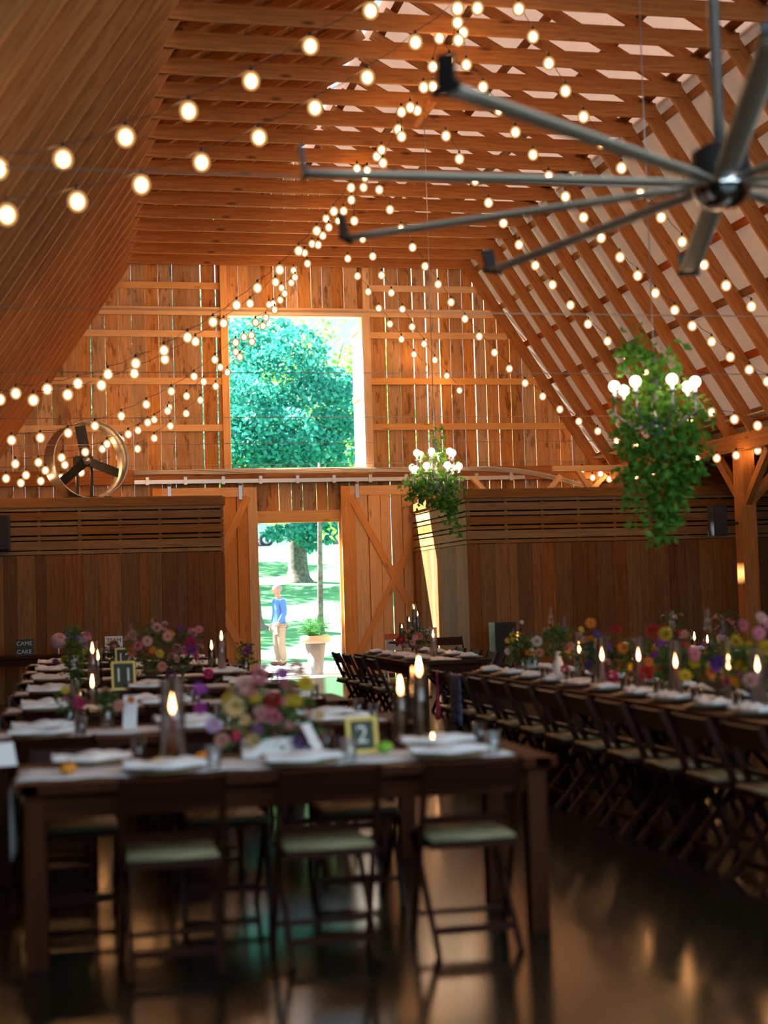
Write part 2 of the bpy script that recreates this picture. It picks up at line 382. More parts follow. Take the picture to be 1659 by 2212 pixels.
# repeated timber frames
def truss_meshes():
    out = []
    m = MB(); m.bar((CL - .12, 0, ZC + .095), (CR + .12, 0, ZC + .095), .045, .19); out.append(('collar_tie', m.mesh('collar_tie', roofw)))
    for p0, p1, ex in (((XL, ZP), (CL, ZC), 0), ((CR, ZC), (XR, ZP), 0)):
        a, b2 = offs(p0, p1, .10); d = (b2 - a).normalized()
        m = MB(); m.bar(a - d * .25, b2 + d * .25, .045, .20, (d.z, 0, -d.x)); out.append(('rafter', m.mesh('rafter', roofw)))
    for p0, p1 in (((CL, ZC), (XC, ZC + RISE * (XC - CL))), ((XC, ZC + RISE * (XC - CL)), (CR, ZC))):
        a, b2 = offs(p0, p1, .13); m = MB(); m.bar(a, b2, .045, .14, (0, 0, 1)); out.append(('upper_rafter', m.mesh('upper_rafter', roofw)))
    return out
TM = truss_meshes()
k = 0; y = YG - .24
while y > -1.2:
    e = empty('roof_truss', (0, y, 0), label='gambrel roof truss of orange timber with collar tie and rafters', cat='roof truss', group='timber roof trusses along the barn', kind='structure')
    for j, (nm, me) in enumerate(TM):
        yo = 0 if nm == 'collar_tie' else .046
        mm = me
        o = link_child(new(nm, mm), e, (0, yo, 0))
    y -= .815; k += 1
# plate beams, posts and braces
for X, nm in ((XL - .05, 'left'), (XR + .1, 'right')):
    mb = MB(); mb.box(X - .1, X + .1, YR, YG, ZP - .22, ZP + .04)
    mb.obj('plate_beam', roofw, label=f'long timber plate beam carrying the {nm} rafters', cat='beam', kind='structure')
    for y in (20.75, 17.05, 13.35, 9.65, 5.95):
        e = empty('timber_post', (X, y, 0), label=f'squared timber post with knee braces under the {nm} plate beam', cat='post', group=f'posts along the {nm} side', kind='structure')
        MB().box(-.12, .12, -.12, .12, 0, ZP - .22).obj('post', roofw, e)
        for sg in (-1, 1):
            MB().bar((0, sg * .06, 2.72), (0, sg * .85, ZP - .26), .1, .13, (0, 0, 1)).obj('brace', roofw, e)
        MB().bar((.06 if X > 0 else -.06, 0, 2.72), (.75 if X > 0 else -.75, 0, ZP - .32), .1, .13).obj('brace', roofw, e)
# aisle rafters
for X0, X1, nm in ((XR + .1, XOR, 'right'), (XL - .05, XOL, 'left')):
    mb = MB(); y = 1.0
    while y < YG: mb.bar((X0, y, ZP + .13), (X1, y, ZO + .13), .045, .2); y += .815
    mb.obj('ceiling_aisle_' + nm, roofw, kind='structure')
mb = MB()
for x0, x1, y in ((9.35, 9.05, 25.1), (8.75, 9.15, 26.3), (7.9, 7.5, 26.5), (9.55, 10.0, 26.2)): mb.bar((x0, y, 3.16), (x1, y, 3.62), .08, .12, (0, 1, 0))
mb.box(8.6, 10.0, 25.05, 25.15, 3.60, 3.70)
mb.obj('corner_bracing', girtw, label='short diagonal timbers bracing the right corner above the slatted wall', cat='brace', kind='structure')
# tie cables
for y in (8.25, 12.2, 15.6, 19.5, 22.8, 26.4):
    mb = MB(); mb.tube([(XL, y, 3.9), (XR, y, 3.9)], .005, 6)
    mb.obj('tie_cable', M_cable, label='thin steel tie cable stretched across the barn between plate beams', cat='cable', group='steel tie cables across the barn')
# partitions (enclosed rooms either side of the door)
def slat_front(mb, ms, P, D, n, Ln, posts):
    """vertical boards below, slatted band above. P origin, D along, n outward normal"""
    P = Vector(P); D = Vector(D); n = Vector(n); s = 0
    while s < Ln:
        wd = min(random.choice([.15, .2, .24, .28]), Ln - s)
        a = P + D * (s + wd / 2); mb.bar(a, a + Vector((0, 0, 2.26)), wd - .004, .025, n); s += wd
    z = 2.27
    for hgt, gp in ((.055, .018), (.13, .022), (.05, .028), (.125, .022), (.055, .028), (.12, .024), (.055, .02), (.055, .02)):
        q = 0
        while q < Ln - .01:
            l2 = min(3.1, Ln - q); a = P + D * q + Vector((0, 0, z + hgt / 2)) + n * .008
            ms.bar(a, a + D * (l2 - .003), .022, hgt); q += l2
        z += hgt + gp
    s = .04
    while s < Ln:
        a = P + D * s - n * .02; ms.bar(a + Vector((0, 0, 2.2)), a + Vector((0, 0, 3.0)), .05, .03, n); s += .62
    a = P + Vector((0, 0, 3.065)) + n * .02; ms.bar(a, a + D * Ln, .06, .13)
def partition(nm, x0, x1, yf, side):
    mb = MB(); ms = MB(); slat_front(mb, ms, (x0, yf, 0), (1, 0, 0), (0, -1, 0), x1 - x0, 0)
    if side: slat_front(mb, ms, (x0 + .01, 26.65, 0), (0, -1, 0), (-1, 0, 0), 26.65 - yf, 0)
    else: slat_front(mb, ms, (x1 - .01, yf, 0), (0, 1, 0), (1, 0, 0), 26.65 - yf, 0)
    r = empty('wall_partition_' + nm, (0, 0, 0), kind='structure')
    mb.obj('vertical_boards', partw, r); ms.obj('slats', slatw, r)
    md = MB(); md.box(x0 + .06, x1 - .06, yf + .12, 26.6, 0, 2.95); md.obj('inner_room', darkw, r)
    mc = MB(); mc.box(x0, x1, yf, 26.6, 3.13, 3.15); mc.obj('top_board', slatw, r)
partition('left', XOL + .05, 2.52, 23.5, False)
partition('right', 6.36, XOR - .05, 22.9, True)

# ------------------------------------------------------------------ sliding barn doors
def barn_door(x0, x1, label, pts):
    e = empty('sliding_barn_door', (x0, YG - .22, 0), label=label, cat='door')
    W = x1 - x0; mb = MB(); x = 0
    cuts = sorted([v * .9925 - x0 for v in SLITS if x0 + .25 < v < x1 - .2]); nx = 0
    for g in pts:      # where a slit of the wall behind falls, the door boards have opened up too
        wd = g[0]; e1 = min(x + wd, W)
        hit = [c for c in cuts if x < c <= e1]
        for c in hit: mb.box(x, c - .011, .03, .055, .06, 3.5); x = c + .011
        if e1 > x: mb.box(x, e1, .03, .055, .06, 3.5)
        x = e1 + g[1]
    mb.obj('board_panel', doorw, e)
    mf = MB(); t = .17
    mf.box(0, t, 0, .03, .05, 3.52); mf.box(W - t, W, 0, .03, .05, 3.52); mf.box(t, W - t, 0, .03, 3.35, 3.52); mf.box(t, W - t, 0, .03, .05, .24)
    mf.obj('door_frame', doorw, e)
    for a, b2 in (((t, 3.35), (W - t, .24)), ((t, .24), (W - t, 3.35))):
        MB().bar((a[0], .015 if a[1] > 1 else .012, a[1]), (b2[0], .015 if a[1] > 1 else .012, b2[1]), .028, .13, (0, 0, 1)).obj('cross_brace', doorw, e)
    for xx in (.3, W - .3):
        hm = MB(); hm.box(xx - .03, xx + .03, -.02, 0, 3.3, 3.62); hm.tube([(xx, -.03, 3.6), (xx, .05, 3.6)], .05, 14); hm.obj('track_hanger', M_steel, e)
    return e
barn_door(1.62, 3.50, 'orange wooden sliding barn door left of the doorway, partly behind the slatted wall', [(.2, .004), (.2, .002), (.2, .006), (.2, .003), (.23, .010), (.2, .012), (.23, .018), (.23, .003), (.16, 0)])
barn_door(5.06, 7.02, 'orange wooden sliding barn door with cross braces right of the doorway', [(.25, .003), (.24, .02), (.22, .009), (.2, .003), (.2, .014), (.2, .010), (.22, .003), (.2, .003), (.18, 0)])
mb = MB(); mb.box(1.3, 8.6, YG - .26, YG - .18, 3.60, 3.67)
for i in range(11): mb.box(1.5 + i * .68, 1.56 + i * .68, YG - .28, YG - .16, 3.58, 3.72)
mb.obj('door_track', mat('zinc_track', (.62, .58, .5), .35, .5), label='long metal sliding door track on the end wall above the doorway', cat='door track')
cond = empty('conduit_bundle', (1.4, YG - .2, 3.78), label='bundle of pale conduits running across the end wall below the window', cat='conduit')
for i in range(4):
    pts = [(-.1, 0, i * .022)] + [(s * .5, 0, i * .022 + .008 * math.sin(s * 1.7 + i)) for s in range(1, 13)]
    for j in range(1, 12): a = j / 11; pts.append((6.2 + a * 2.35, -.02 * i, i * .022 - .42 * a * a * (1 + .0 * i)))
    MB().tube(pts, .011, 6).obj('conduit', M_conduit, cond)

# ------------------------------------------------------------------ string lights
def strp(u, v, side, zc=7.5, zp=3.6, hw=5.65):
    d = CM @ np.array([u - CX, -(v - CY), F]); k = (zc - zp) / hw * (1 if side == 'R' else -1)
    t = (zc + k * XC - H) / (d[2] + k * d[0]); return Vector((d[0] * t, d[1] * t, H + d[2] * t))
def lin(l, y0, y1): return [at(u, v, Y=y0 + (y1 - y0) * i / (len(l) - 1)) for i, (u, v) in enumerate(l)]
RS = [
 ('first', [(1120,5),(1151,65),(1185,123),(1221,183),(1260,239),(1298,297),(1342,350),(1383,405),(1428,457),(1473,510),(1520,560),(1568,605),(1623,650)]),
 ('second', [(1000,57),(1007,127),(1043,175),(1077,226),(1113,273),(1151,322),(1185,369),(1221,413),(1260,458),(1298,502),(1339,544),(1377,584),(1415,622),(1457,659),(1495,693),(1537,727),(1577,760),(1618,788),(1657,813)]),
 ('third', [(901,227),(963,282),(992,332),(1026,379),(1055,427),(1087,471),(1121,518),(1156,563),(1193,605),(1232,649),(1270,690),(1312,727),(1353,762),(1395,795),(1440,825)]),
 ('fourth', [(785,395),(819,400),(842,443),(866,484),(891,525),(918,566),(946,605),(974,644),(1004,680),(1035,718),(1068,753),(1100,788),(1134,819),(1172,848),(1209,876),(1250,902),(1291,923),(1332,944)]),
 ('sixth', [(751,550),(772,588),(795,622),(818,658),(842,692),(867,725),(894,758),(921,789),(950,820),(979,848),(1011,874),(1041,901),(1078,923),(1112,947),(1143,967),(1179,983),(1215,1000),(1246,1013),(1280,1024),(1316,1027)]),
 ('fifth', [(783,507),(805,545),(824,586),(845,624),(869,660),(890,698),(916,735),(939,770),(965,804),(992,836),(1021,865),(1051,895)]),
]
LS = [
 ('nearest', [(15,440),(167,413),(305,378),(435,331),(559,278),(680,215),(793,150),(897,75),(988,3)], 9.2, 13.1),
 ('second', [(-5,340),(136,321),(271,274),(407,219),(542,155),(670,80),(800,5)], 9.0, 11.2),
 ('third', [(0,850),(34,837),(102,828),(168,816),(233,796),(293,773),(354,745),(405,717),(460,684),(511,648),(556,611),(604,572),(645,531),(684,488),(721,446),(758,395),(788,373)], 17, 20),
 ('fourth', [(72,851),(146,840),(219,820),(290,795),(356,765),(422,727),(483,688),(540,646),(595,600)], 16.5, 22),
 ('fifth', [(25,940),(87,935),(147,925),(205,910),(262,889),(316,864),(370,836),(419,804),(464,768),(509,731),(552,688),(593,661)], 20, 25.2),
 ('sixth', [(33,992),(83,989),(133,979),(184,967),(231,950),(277,929),(319,904),(362,879),(403,847),(440,816),(476,785)], 22, 25.6),
 ('seventh', [(13,1024),(56,1017),(98,1007),(140,995),(182,979),(221,961),(262,942),(298,921),(333,898),(365,872)], 23, 25.9),
 ('last', [(45,1034),(88,1030),(132,1023),(175,1012),(216,996),(258,979),(297,961),(333,938),(368,912),(402,885),(433,856),(466,826),(491,796),(518,763),(544,730)], 24, 26.3),
]
CS = [(1031,3),(988,35),(990,73),(949,69),(971,116),(935,131),(935,174),(915,176),(886,220),(867,230),(860,268),(867,283),(824,313),(814,327),(827,341),(793,358),(771,354),(759,422),(742,446),(731,467),(765,467),(704,463),(710,482),(697,500),(674,518),(687,520),(658,538),(664,561),(637,591),(634,576),(629,603),(608,614),(615,626),(605,640),(590,648),(581,650),(574,678),(568,696),(543,716),(527,720),(509,752)]
mbk = MB().ball((0, 0, -.068), .066, 18, 14, 1.1); ME_B = mbk.mesh('bulb', M_bulb)
mbs = MB().lathe([(.014, -.02), (.016, .0), (.014, .03), (.006, .045)], n=8); ME_S = mbs.mesh('bulb_socket', M_wire)
def string_light(pts, label):
    e = empty('string_light', pts[0], label=label, cat='string light', group='string lights under the roof')
    o0 = Vector(pts[0]); wp = []
    for i, p in enumerate(pts):
        wp.append(p - o0 + Vector((0, 0, .03)))
        if i < len(pts) - 1: wp.append((p + pts[i + 1]) / 2 - o0 + Vector((0, 0, .0)))
    MB().tube(wp, .004, 5).obj('wire', M_wire, e)
    for p in pts:
        b2 = link_child(new('bulb', ME_B), e, p - o0); b2.visible_shadow = True
        link_child(new('bulb_socket', ME_S), b2)
    return e
for nm, l in RS: string_light([strp(u, v, 'R') for u, v in l], f'{nm} bulb string from the front among those falling right from centre')
for nm, l, a, b2 in LS: string_light(lin(l, a, b2), f'{nm} bulb string from the front among those rising left to centre')
cp = []
for u, v in CS:
    p = at(u, v, X=4.15)
    if p.y > 26.2: p = at(u, v, Y=26.2)
    cp.append(p)
cp.sort(key=lambda p: p.y)
string_light(cp, 'dense string of warm bulbs running lengthwise below the ridge')
string_light([at(u, v, Y=20.5) for u, v in ((1504,980),(1548,980),(1590,974),(1636,963))], 'short string of warm bulbs below the right plate beam by the post')
string_light([at(u, v, Y=18.6) for u, v in ((1375,950),(1430,915),(1490,895),(1537,880),(1586,895),(1636,909))], 'short string of warm bulbs above the right plate beam by the post')
string_light([at(u, v, Y=26) for u, v in ((1257,1007),(1297,1016),(1333,1020),(1373,1021),(1410,1012))], 'short bulb string at the far right corner above the slatted wall')

# ------------------------------------------------------------------ big ceiling fan
fc = at(1558, 402, Y=6.3)
fan = empty('ceiling_fan', fc, label='huge ten-bladed silver ceiling fan hanging from a long downrod', cat='ceiling fan')
MB().tube([(0, 0, .16), (0, 0, 4.25)], .027, 16).obj('downrod', M_alu, fan)
MB().box(-.07, .07, -.5, .5, ZC - fc[2] - .06, ZC - fc[2] - .001).obj('ceiling_mount', roofw, fan)
MB().lathe([(.08, .19), (.13, .16), (.14, .08), (.13, .03), (.13, .0)], n=28).obj('motor_housing', M_black, fan)
MB().lathe([(.0005, -.11), (.07, -.10), (.11, -.07), (.14, -.02), (.145, .02), (.13, .03)], n=28).obj('hub_dome', M_chrome, fan)
def blade_mesh():
    m = MB(); R0, R1 = .12, 1.95; n = 10; vs = []; fs = []
    for i in range(n + 1):
        r = R0 + (R1 - R0) * i / n; ch = .065 if i == 0 else .112; tw = math.radians(2)
        for k in range(8):
            a = 2 * PI * k / 8; yy = math.cos(a) * ch / 2; zz = math.sin(a) * .012
            vs.append((r, yy * math.cos(tw) - zz * math.sin(tw), yy * math.sin(tw) + zz * math.cos(tw) + .01))
    for i in range(n):
        for k in range(8): fs.append((i * 8 + k, i * 8 + (k + 1) % 8, (i + 1) * 8 + (k + 1) % 8, (i + 1) * 8 + k))
    fs.append(tuple(range(8))[::-1]); fs.append(tuple(range(n * 8, n * 8 + 8)))
    m.add(vs, fs, smooth=True); return m.mesh('blade', M_blade)
BME = blade_mesh()
wm = MB(); wm.bar((1.955, -.065, .005), (1.955, .065, .01), .02, .03); wm.bar((1.955, .0, .0), (1.975, .02, .13), .014, .08, (0, 1, 0)); WME = wm.mesh('winglet', M_black)
for i in range(10):
    bl = link_child(new('blade', BME), fan, rot=(0, 0, math.radians(i * 36 - 1.5)))
    link_child(new('winglet', WME), bl)

# ------------------------------------------------------------------ drum fan on the left partition
df = at(187, 995, Y=24.0)
e = empty('drum_fan', (df.x, df.y, 3.15), math.radians(19), label='large grey industrial drum fan standing on top of the left slatted wall', cat='fan')
hz = df.z - 3.15; R = hz + .0; m = Matrix.Rotation(PI / 2, 4, 'X')
MB().lathe([(R, -.24), (R + .005, -.22), (R - .015, 0), (R + .005, .22), (R, .24), (R - .02, .22), (R - .03, 0), (R - .02, -.22), (R, -.24)], (0, 0, hz), 48, M=m, cap=False).obj('shroud', M_steel, e)
for a in (100, 220, 340):
    a = math.radians(a); d = Vector((math.cos(a), 0, math.sin(a)))
    MB().bar(Vector((0, 0, hz)) + d * .06, Vector((0, 0, hz)) + d * (R - .06), .17, .015, (d.z * .5, 1, -d.x * .5)).obj('fan_blade', M_black, e)
MB().lathe([(.06, -.06), (.07, 0), (.06, .06)], (0, 0, hz), 18, M=m).obj('hub', M_alu, e)
MB().bar((-.12, .12, .03), (-.12, .12, hz), .05, .04).bar((.12, .12, .03), (.12, .12, hz), .05, .04).bar((-.13, .16, hz), (.13, .16, hz), .2, .16).obj('motor_mount', M_black, e)
mb = MB(); mb.box(-.35, .35, -.2, .2, 0, .04); mb.obj('stand', M_black, e)

# ------------------------------------------------------------------ chandeliers with greenery
def chandelier(c, R, label, tiers, drops, seed, n=10):
    random.seed(seed)
    e = empty('chandelier', c, label=label, cat='chandelier')
    MB().tube([(0, 0, .3), (0, 0, ZC - c[2] - .03)], .005, 8).obj('hanging_rod', M_steel, e)
    MB().box(-.05, .05, -.5, .5, ZC - c[2] - .04, ZC - c[2] - .001).obj('ceiling_mount', roofw, e)
    MB().lathe([(.0005, -.36), (.05, -.34), (.07, -.28), (.03, -.2), (.025, .3)], n=14).obj('centre_column', M_steel, e)
    for tz, tr, cnt, ph in tiers:
        for i in range(cnt):
            a = 2 * PI * i / cnt + ph; d = Vector((math.cos(a), math.sin(a), 0))
            arm = MB().tube([Vector((0, 0, tz - .2)), d * tr * .5 + Vector((0, 0, tz - .3)), d * tr + Vector((0, 0, tz - .18)), d * tr + Vector((0, 0, tz - .04))], .009, 6).obj('arm', M_steel, e)
            MB().lathe([(.012, -.05), (.035, -.04), (.018, -.03), (.018, 0)], d * tr + Vector((0, 0, tz)), 10).obj('candle_cup', M_steel, arm)
            MB().ball(d * tr + Vector((0, 0, tz + .045)), .045, 12, 8).obj('bulb', M_cbulb, arm)
    g = MB()
    for (x, y, z0, z1, sp, cn) in drops:
        px, py = x, y
        for k in range(int(cn * .62)):
            t = k / (cn * .62); z = z0 + (z1 - z0) * t; s2 = sp * (1 - .6 * t)
            g.leaf((x + random.gauss(0, s2) + .05 * math.sin(k * .11), y + random.gauss(0, s2), z + random.gauss(0, .07)), random.uniform(.05, .10), Vector((random.gauss(0, .8), random.gauss(0, .8), -.6)).normalized(), asp=.6)
    g.obj('hanging_greenery', M_green, e)
    return e
big = at(1415, 850, X=4.6)
chandelier(big, .31, 'large chandelier of globe bulbs wrapped in trailing greenery, nearer of the two', [(.02, .32, 7, .25)],
  [(-.1, .0, .45, .05, .10, 260), (.06, 0, .3, -.1, .12, 260), (.02, .05, .05, -1.05, .17, 900), (.18, 0, -.05, -.75, .12, 600), (-.16, 0, -.05, -.62, .11, 420),
   (-.22, 0, -.55, -.95, .06, 110), (.10, 0, -.5, -1.0, .08, 260), (.33, .0, -.1, -.62, .06, 200), (.0, 0, -.9, -1.25, .03, 60), (-.3, 0, -.35, -.62, .04, 60), (-.26, 0, .42, .28, .05, 70)], 3)
sm = at(940, 1000, X=4.6)
chandelier(sm, .31, 'smaller looking chandelier of globe bulbs wrapped in greenery, farther one by the doorway', [(-.10, .30, 7, .5), (.08, .24, 6, .1)],
  [(.05, 0, .45, .1, .06, 120), (-.05, 0, .1, -.3, .12, 260), (-.2, 0, -.15, -.45, .10, 320), (.15, 0, -.1, -.65, .10, 420), (.22, 0, -.3, -.85, .05, 130), (-.36, 0, -.25, -.45, .05, 60), (.0, 0, -.2, -.5, .12, 260)], 9)
random.seed(11)

# ------------------------------------------------------------------ tables
TZ = .76
def table(x0, x1, y0, y1, label):
    e = empty('farm_table', ((x0 + x1) / 2, (y0 + y1) / 2, 0), label=label, cat='table', group='brown farm tables')
    W, D = (x1 - x0) / 2, (y1 - y0) / 2
    mb = MB()
    if W > D:
        n = 5; s = 2 * D / n
        for i in range(n): mb.box(-W + .03, W - .03, -D + i * s, -D + (i + 1) * s - .003, TZ - .04, TZ)
        for q in (-1, 1): mb.box(min(q * W, q * (W - .1)) if q > 0 else -W, W if q > 0 else -W + .1, -D, D, TZ - .041, TZ + .001)
    else:
        n = 5; s = 2 * W / n
        for i in range(n): mb.box(-W + i * s, -W + (i + 1) * s - .003, -D, D, TZ - .04, TZ)
    mb.obj('tabletop', tablew, e)
    a = .07; mb = MB(); mb.box(-W + a, W - a, -D + a, -D + a + .022, TZ - .15, TZ - .042); mb.box(-W + a, W - a, D - a - .022, D - a, TZ - .15, TZ - .042)
    mb.box(-W + a, -W + a + .022, -D + a + .022, D - a - .022, TZ - .15, TZ - .042); mb.box(W - a - .022, W - a, -D + a + .022, D - a - .022, TZ - .15, TZ - .042)
    mb.obj('apron', tablew, e)
    for sx in (-1, 1):
        for sy in (-1, 1):
            cx, cy = sx * (W - .085), sy * (D - .085)
            MB().box(cx - .042, cx + .042, cy - .042, cy + .042, 0, TZ - .042).obj('leg', tablew, e)
    return e
ORD = ['nearest', 'second nearest', 'third', 'fourth', 'fifth', 'sixth', 'farthest']
LT = [(-.21, 2.13, 6.30, 7.14), (-.42, 2.0, 8.30, 9.14), (-.42, 2.0, 10.38, 11.2), (-.42, 2.0, 12.42, 13.24), (-.42, 2.0, 14.4, 15.2), (-.42, 2.0, 16.4, 17.2), (-.42, 2.0, 18.4, 19.2)]
for i, t in enumerate(LT): table(*t, f'brown farm table laid for dinner, {ORD[i]} in the left block' if i else 'brown farm table laid for dinner, right in front at the left')
RT = [(3.6, 4.5, 10.9, 13.32), (3.6, 4.5, 8.46, 10.88), (3.6, 4.5, 6.02, 8.44)]
for i, t in enumerate(RT): table(*t, f'brown farm table in the long right row, {["far end", "middle", "near end"][i]} of the row')
table(3.62, 4.6, 15.7, 18.6, 'brown farm table near the open doorway, beyond the long right row')
table(6.7, 7.6, 13.4, 15.8, 'brown farm table in the back right row, near part')
table(6.7, 7.6, 15.85, 18.2, 'brown farm table in the back right row, far part')
table(-1.3, .95, 22.2, 22.9, 'dark side table against the left slatted wall holding small signs')
# ------------------------------------------------------------------ folding chairs
def make_chair():
    e = empty('folding_chair', (0, 0, 0)); w2 = .205
    for s in (-1, 1):   # long uprights from the front feet up to the back rail
        MB().bar((s * w2, .15, 0), (s * w2, -.20, .80), .022, .036, (0, 1, 0)).obj('leg', chairw, e)
        MB().bar((s * (w2 - .028), -.21, 0), (s * (w2 - .028), .19, .44), .020, .034, (0, 1, 0)).obj('leg', chairw, e)
    mb = MB(); mb.box(-w2 + .012, w2 - .012, -.16, .22, .43, .455); mb.obj('seat_frame', chairw, e)
    mb = MB(); vs = []; n = 8
    mb.lathe([(.0005, .0), (.25, .0), (.262, .012), (.25, .026), (.0005, .03)], (0, 0, 0), 4, M=Matrix.Rotation(PI / 4, 4, 'Z'))
    o = mb.obj('seat', M_seat, e); o.location = (0, .03, .456)
    mb = MB(); mb.bar((-w2, -.175, .735), (w2, -.175, .735), .022, .125, (0, -.4, 1)); mb.obj('backrest', chairw, e)
    MB().bar((-w2, -.075, .54), (w2, -.075, .54), .016, .035, (0, -.4, 1)).obj('back_rail', chairw, e)
    MB().bar((-w2, .10, .12), (w2, .10, .12), .02, .02).obj('stretcher', chairw, e)
    MB().bar((-w2 + .03, -.13, .09), (w2 - .03, -.13, .09), .02, .03).obj('stretcher', chairw, e)
    return e
CH = make_chair(); CU = []
def chair(x, y, rz, label, grp): place(CH, CU, (x, y, 0), rz, label=label, cat='chair', group=grp)
pos3 = ['left', 'middle', 'right']
for i, (x0, x1, y0, y1) in enumerate(LT):
    xs = (.42, 1.06, 1.67) if i == 0 else (-.05, .75, 1.55); xf = (.05, .74, 1.38) if i == 0 else xs
    for j in range(3):
        nm = ORD[i] if i else 'front'
        chair(xs[j], y0 - .08 if i == 0 else y0 - .05, 0, f'brown folding chair, near side of {nm} left-block table, {pos3[j]} of three', 'folding chairs at the left block')
        chair(xf[j], y1 + .08, PI, f'brown folding chair, far side of {nm} left-block table, {pos3[j]} of three', 'folding chairs at the left block')
NTH = ['first', 'second', 'third', 'fourth', 'fifth', 'sixth', 'seventh', 'eighth', 'ninth', 'tenth', 'eleventh', 'twelfth']
for j in range(12):
    y = 6.3 + j * .61
    chair(3.5, y, -PI / 2, f'folding chair on aisle side of long right row, {NTH[j]} from the front', 'folding chairs along the long right row')
    chair(4.62, y, PI / 2, f'folding chair on wall side of long right row, {NTH[j]} from the front', 'folding chairs along the long right row')
for j in range(4):
    y = 16.0 + j * .72
    chair(3.5, y, -PI / 2, f'folding chair on aisle side of doorway table, {NTH[j]} from the front', 'folding chairs at the doorway table')
    chair(4.72, y, PI / 2, f'folding chair on wall side of doorway table, {NTH[j]} from the front', 'folding chairs at the doorway table')
    chair(6.58, 13.8 + j * 1.1, -PI / 2, f'brown folding chair on aisle side of back right row, {NTH[j]} from the front', 'folding chairs at the back right row')
# runners
def runner(x0, x1, y, wd, label, hang, rz=0, xa=True):
    mb = MB(); n = 44; m = 6; vs = []; fs = []
    L2 = x1 - x0
    for i in range(n + 1):
        for j in range(m + 1):
            s = -hang + (L2 + hang) * i / n; t = -wd / 2 + wd * j / m
            if s < 0: x, z = x0 - .012 - .012 * math.sin(j * 1.7), TZ + .004 + s
            else: x, z = x0 + s, TZ + .005 + .003 * math.sin(s * 23 + j * 1.1)
            yy = y + t + (.012 * math.sin(s * 9))
            vs.append((x, yy, z) if xa else (y + t, x, z))
    for i in range(n):
        for j in range(m): a = i * (m + 1) + j; fs.append((a, a + 1, a + m + 2, a + m + 1))
    mb.add(vs, fs, smooth=True); o = mb.obj('table_runner', M_white, label=label, cat='table runner', group='pale gauze table runners')
    md = o.modifiers.new('t', 'SOLIDIFY'); md.thickness = .003; md.offset = 1
for i, (x0, x1, y0, y1) in enumerate(LT):
    runner(x0, x1 - .15, (y0 + y1) / 2 + (-.05 if i == 0 else 0), .44 if i == 0 else .40, f'gauze runner along the {ORD[i] if i else "front"} left-block table, hanging off its left end', .33 if i == 0 else .25)
runner(6.1, 13.25, 4.05, .32, 'pale gauze runner down the long right row of tables', 0, xa=False)
runner(15.75, 18.5, 4.1, .34, 'pale gauze runner on the table by the doorway', 0, xa=False)
# place settings: charger and plate, with a napkin
me = MB().lathe([(.0005, 0), (.10, 0), (.165, .008), (.168, .013), (.10, .006), (.0005, .006)], n=28).mesh('charger_plate', M_char)
CP = new('charger_plate', me)
pl = MB().lathe([(.0005, .0), (.07, .0), (.125, .013), (.127, .017), (.07, .006), (.0005, .006)], n=24).mesh('dinner_plate', M_plate)
def nap_mesh(seed):
    random.seed(seed); n, m = 14, 8; vs = []; fs = []; ph = random.uniform(0, 6)
    for i in range(n + 1):
        for j in range(m + 1):
            a = i / n; b2 = j / m; ww = .11 * (.75 + .35 * math.sin(a * 3.1 + ph * .2) + .08 * math.sin(a * 13 + ph))
            vs.append(((a - .5) * .36, (b2 - .5) * 2 * ww * .72 + .015 * math.sin(a * 7 + ph), .012 + .028 * math.sin(b2 * PI) * (.65 + .35 * math.sin(a * 9 + ph + b2 * 2)) + .006 * math.sin(a * 21 + b2 * 7)))
    for i in range(n):
        for j in range(m): a = i * (m + 1) + j; fs.append((a, a + m + 1, a + m + 2, a + 1))
    # underside
    k = len(vs); vs += [(x, y, .002) for x, y, z in vs]
    for i in range(n):
        for j in range(m): a = k + i * (m + 1) + j; fs.append((a, a + 1, a + m + 2, a + m + 1))
    for i in range(n): a = i * (m + 1); fs.append((a, k + a, k + a + m + 1, a + m + 1)); a += m; fs.append((a, a + m + 1, k + a + m + 1, k + a))
    for j in range(m): fs.append((j, j + 1, k + j + 1, k + j)); a = n * (m + 1) + j; fs.append((a, k + a, k + a + 1, a + 1))
    mb = MB(); mb.add(vs, fs, smooth=True); return mb.mesh('napkin', M_nap)
NM = [nap_mesh(s) for s in range(5)]
random.seed(21)
GOB = MB().lathe([(.03, 0), (.032, .004), (.036, .10), (.033, .10), (.028, .008), (.0005, .008)], n=16).mesh('drinking_glass', M_glass)
def setting(x, y, rz, where, gl=True):
    o = new('charger_plate', me); C.objects.link(o); o.location = (x, y, TZ + .009)
    tag(o, f'woven charger {where}', 'charger plate', 'woven charger plates')
    o = new('dinner_plate', pl); C.objects.link(o); o.location = (x, y, TZ + .0165); tag(o, f'stoneware plate {where}', 'plate', 'stoneware dinner plates')
    o = new('napkin', random.choice(NM)); C.objects.link(o); o.location = (x, y, TZ + .03); o.rotation_euler = (0, 0, rz + random.uniform(-.2, .2)); tag(o, f'white napkin {where}', 'napkin', 'white napkins')
    if gl:
        dx2, dy2 = math.cos(rz) * .19, .0
        o = new('drinking_glass', GOB); C.objects.link(o); s = 1 if math.cos(rz) > .5 else 0
        off = Vector((.21, 0, 0)) if abs(math.sin(rz)) < .5 else Vector((0, .21, 0))
        o.location = Vector((x, y, TZ + .009)) + off; tag(o, f'clear tumbler {where}', 'glass', 'clear tumblers')
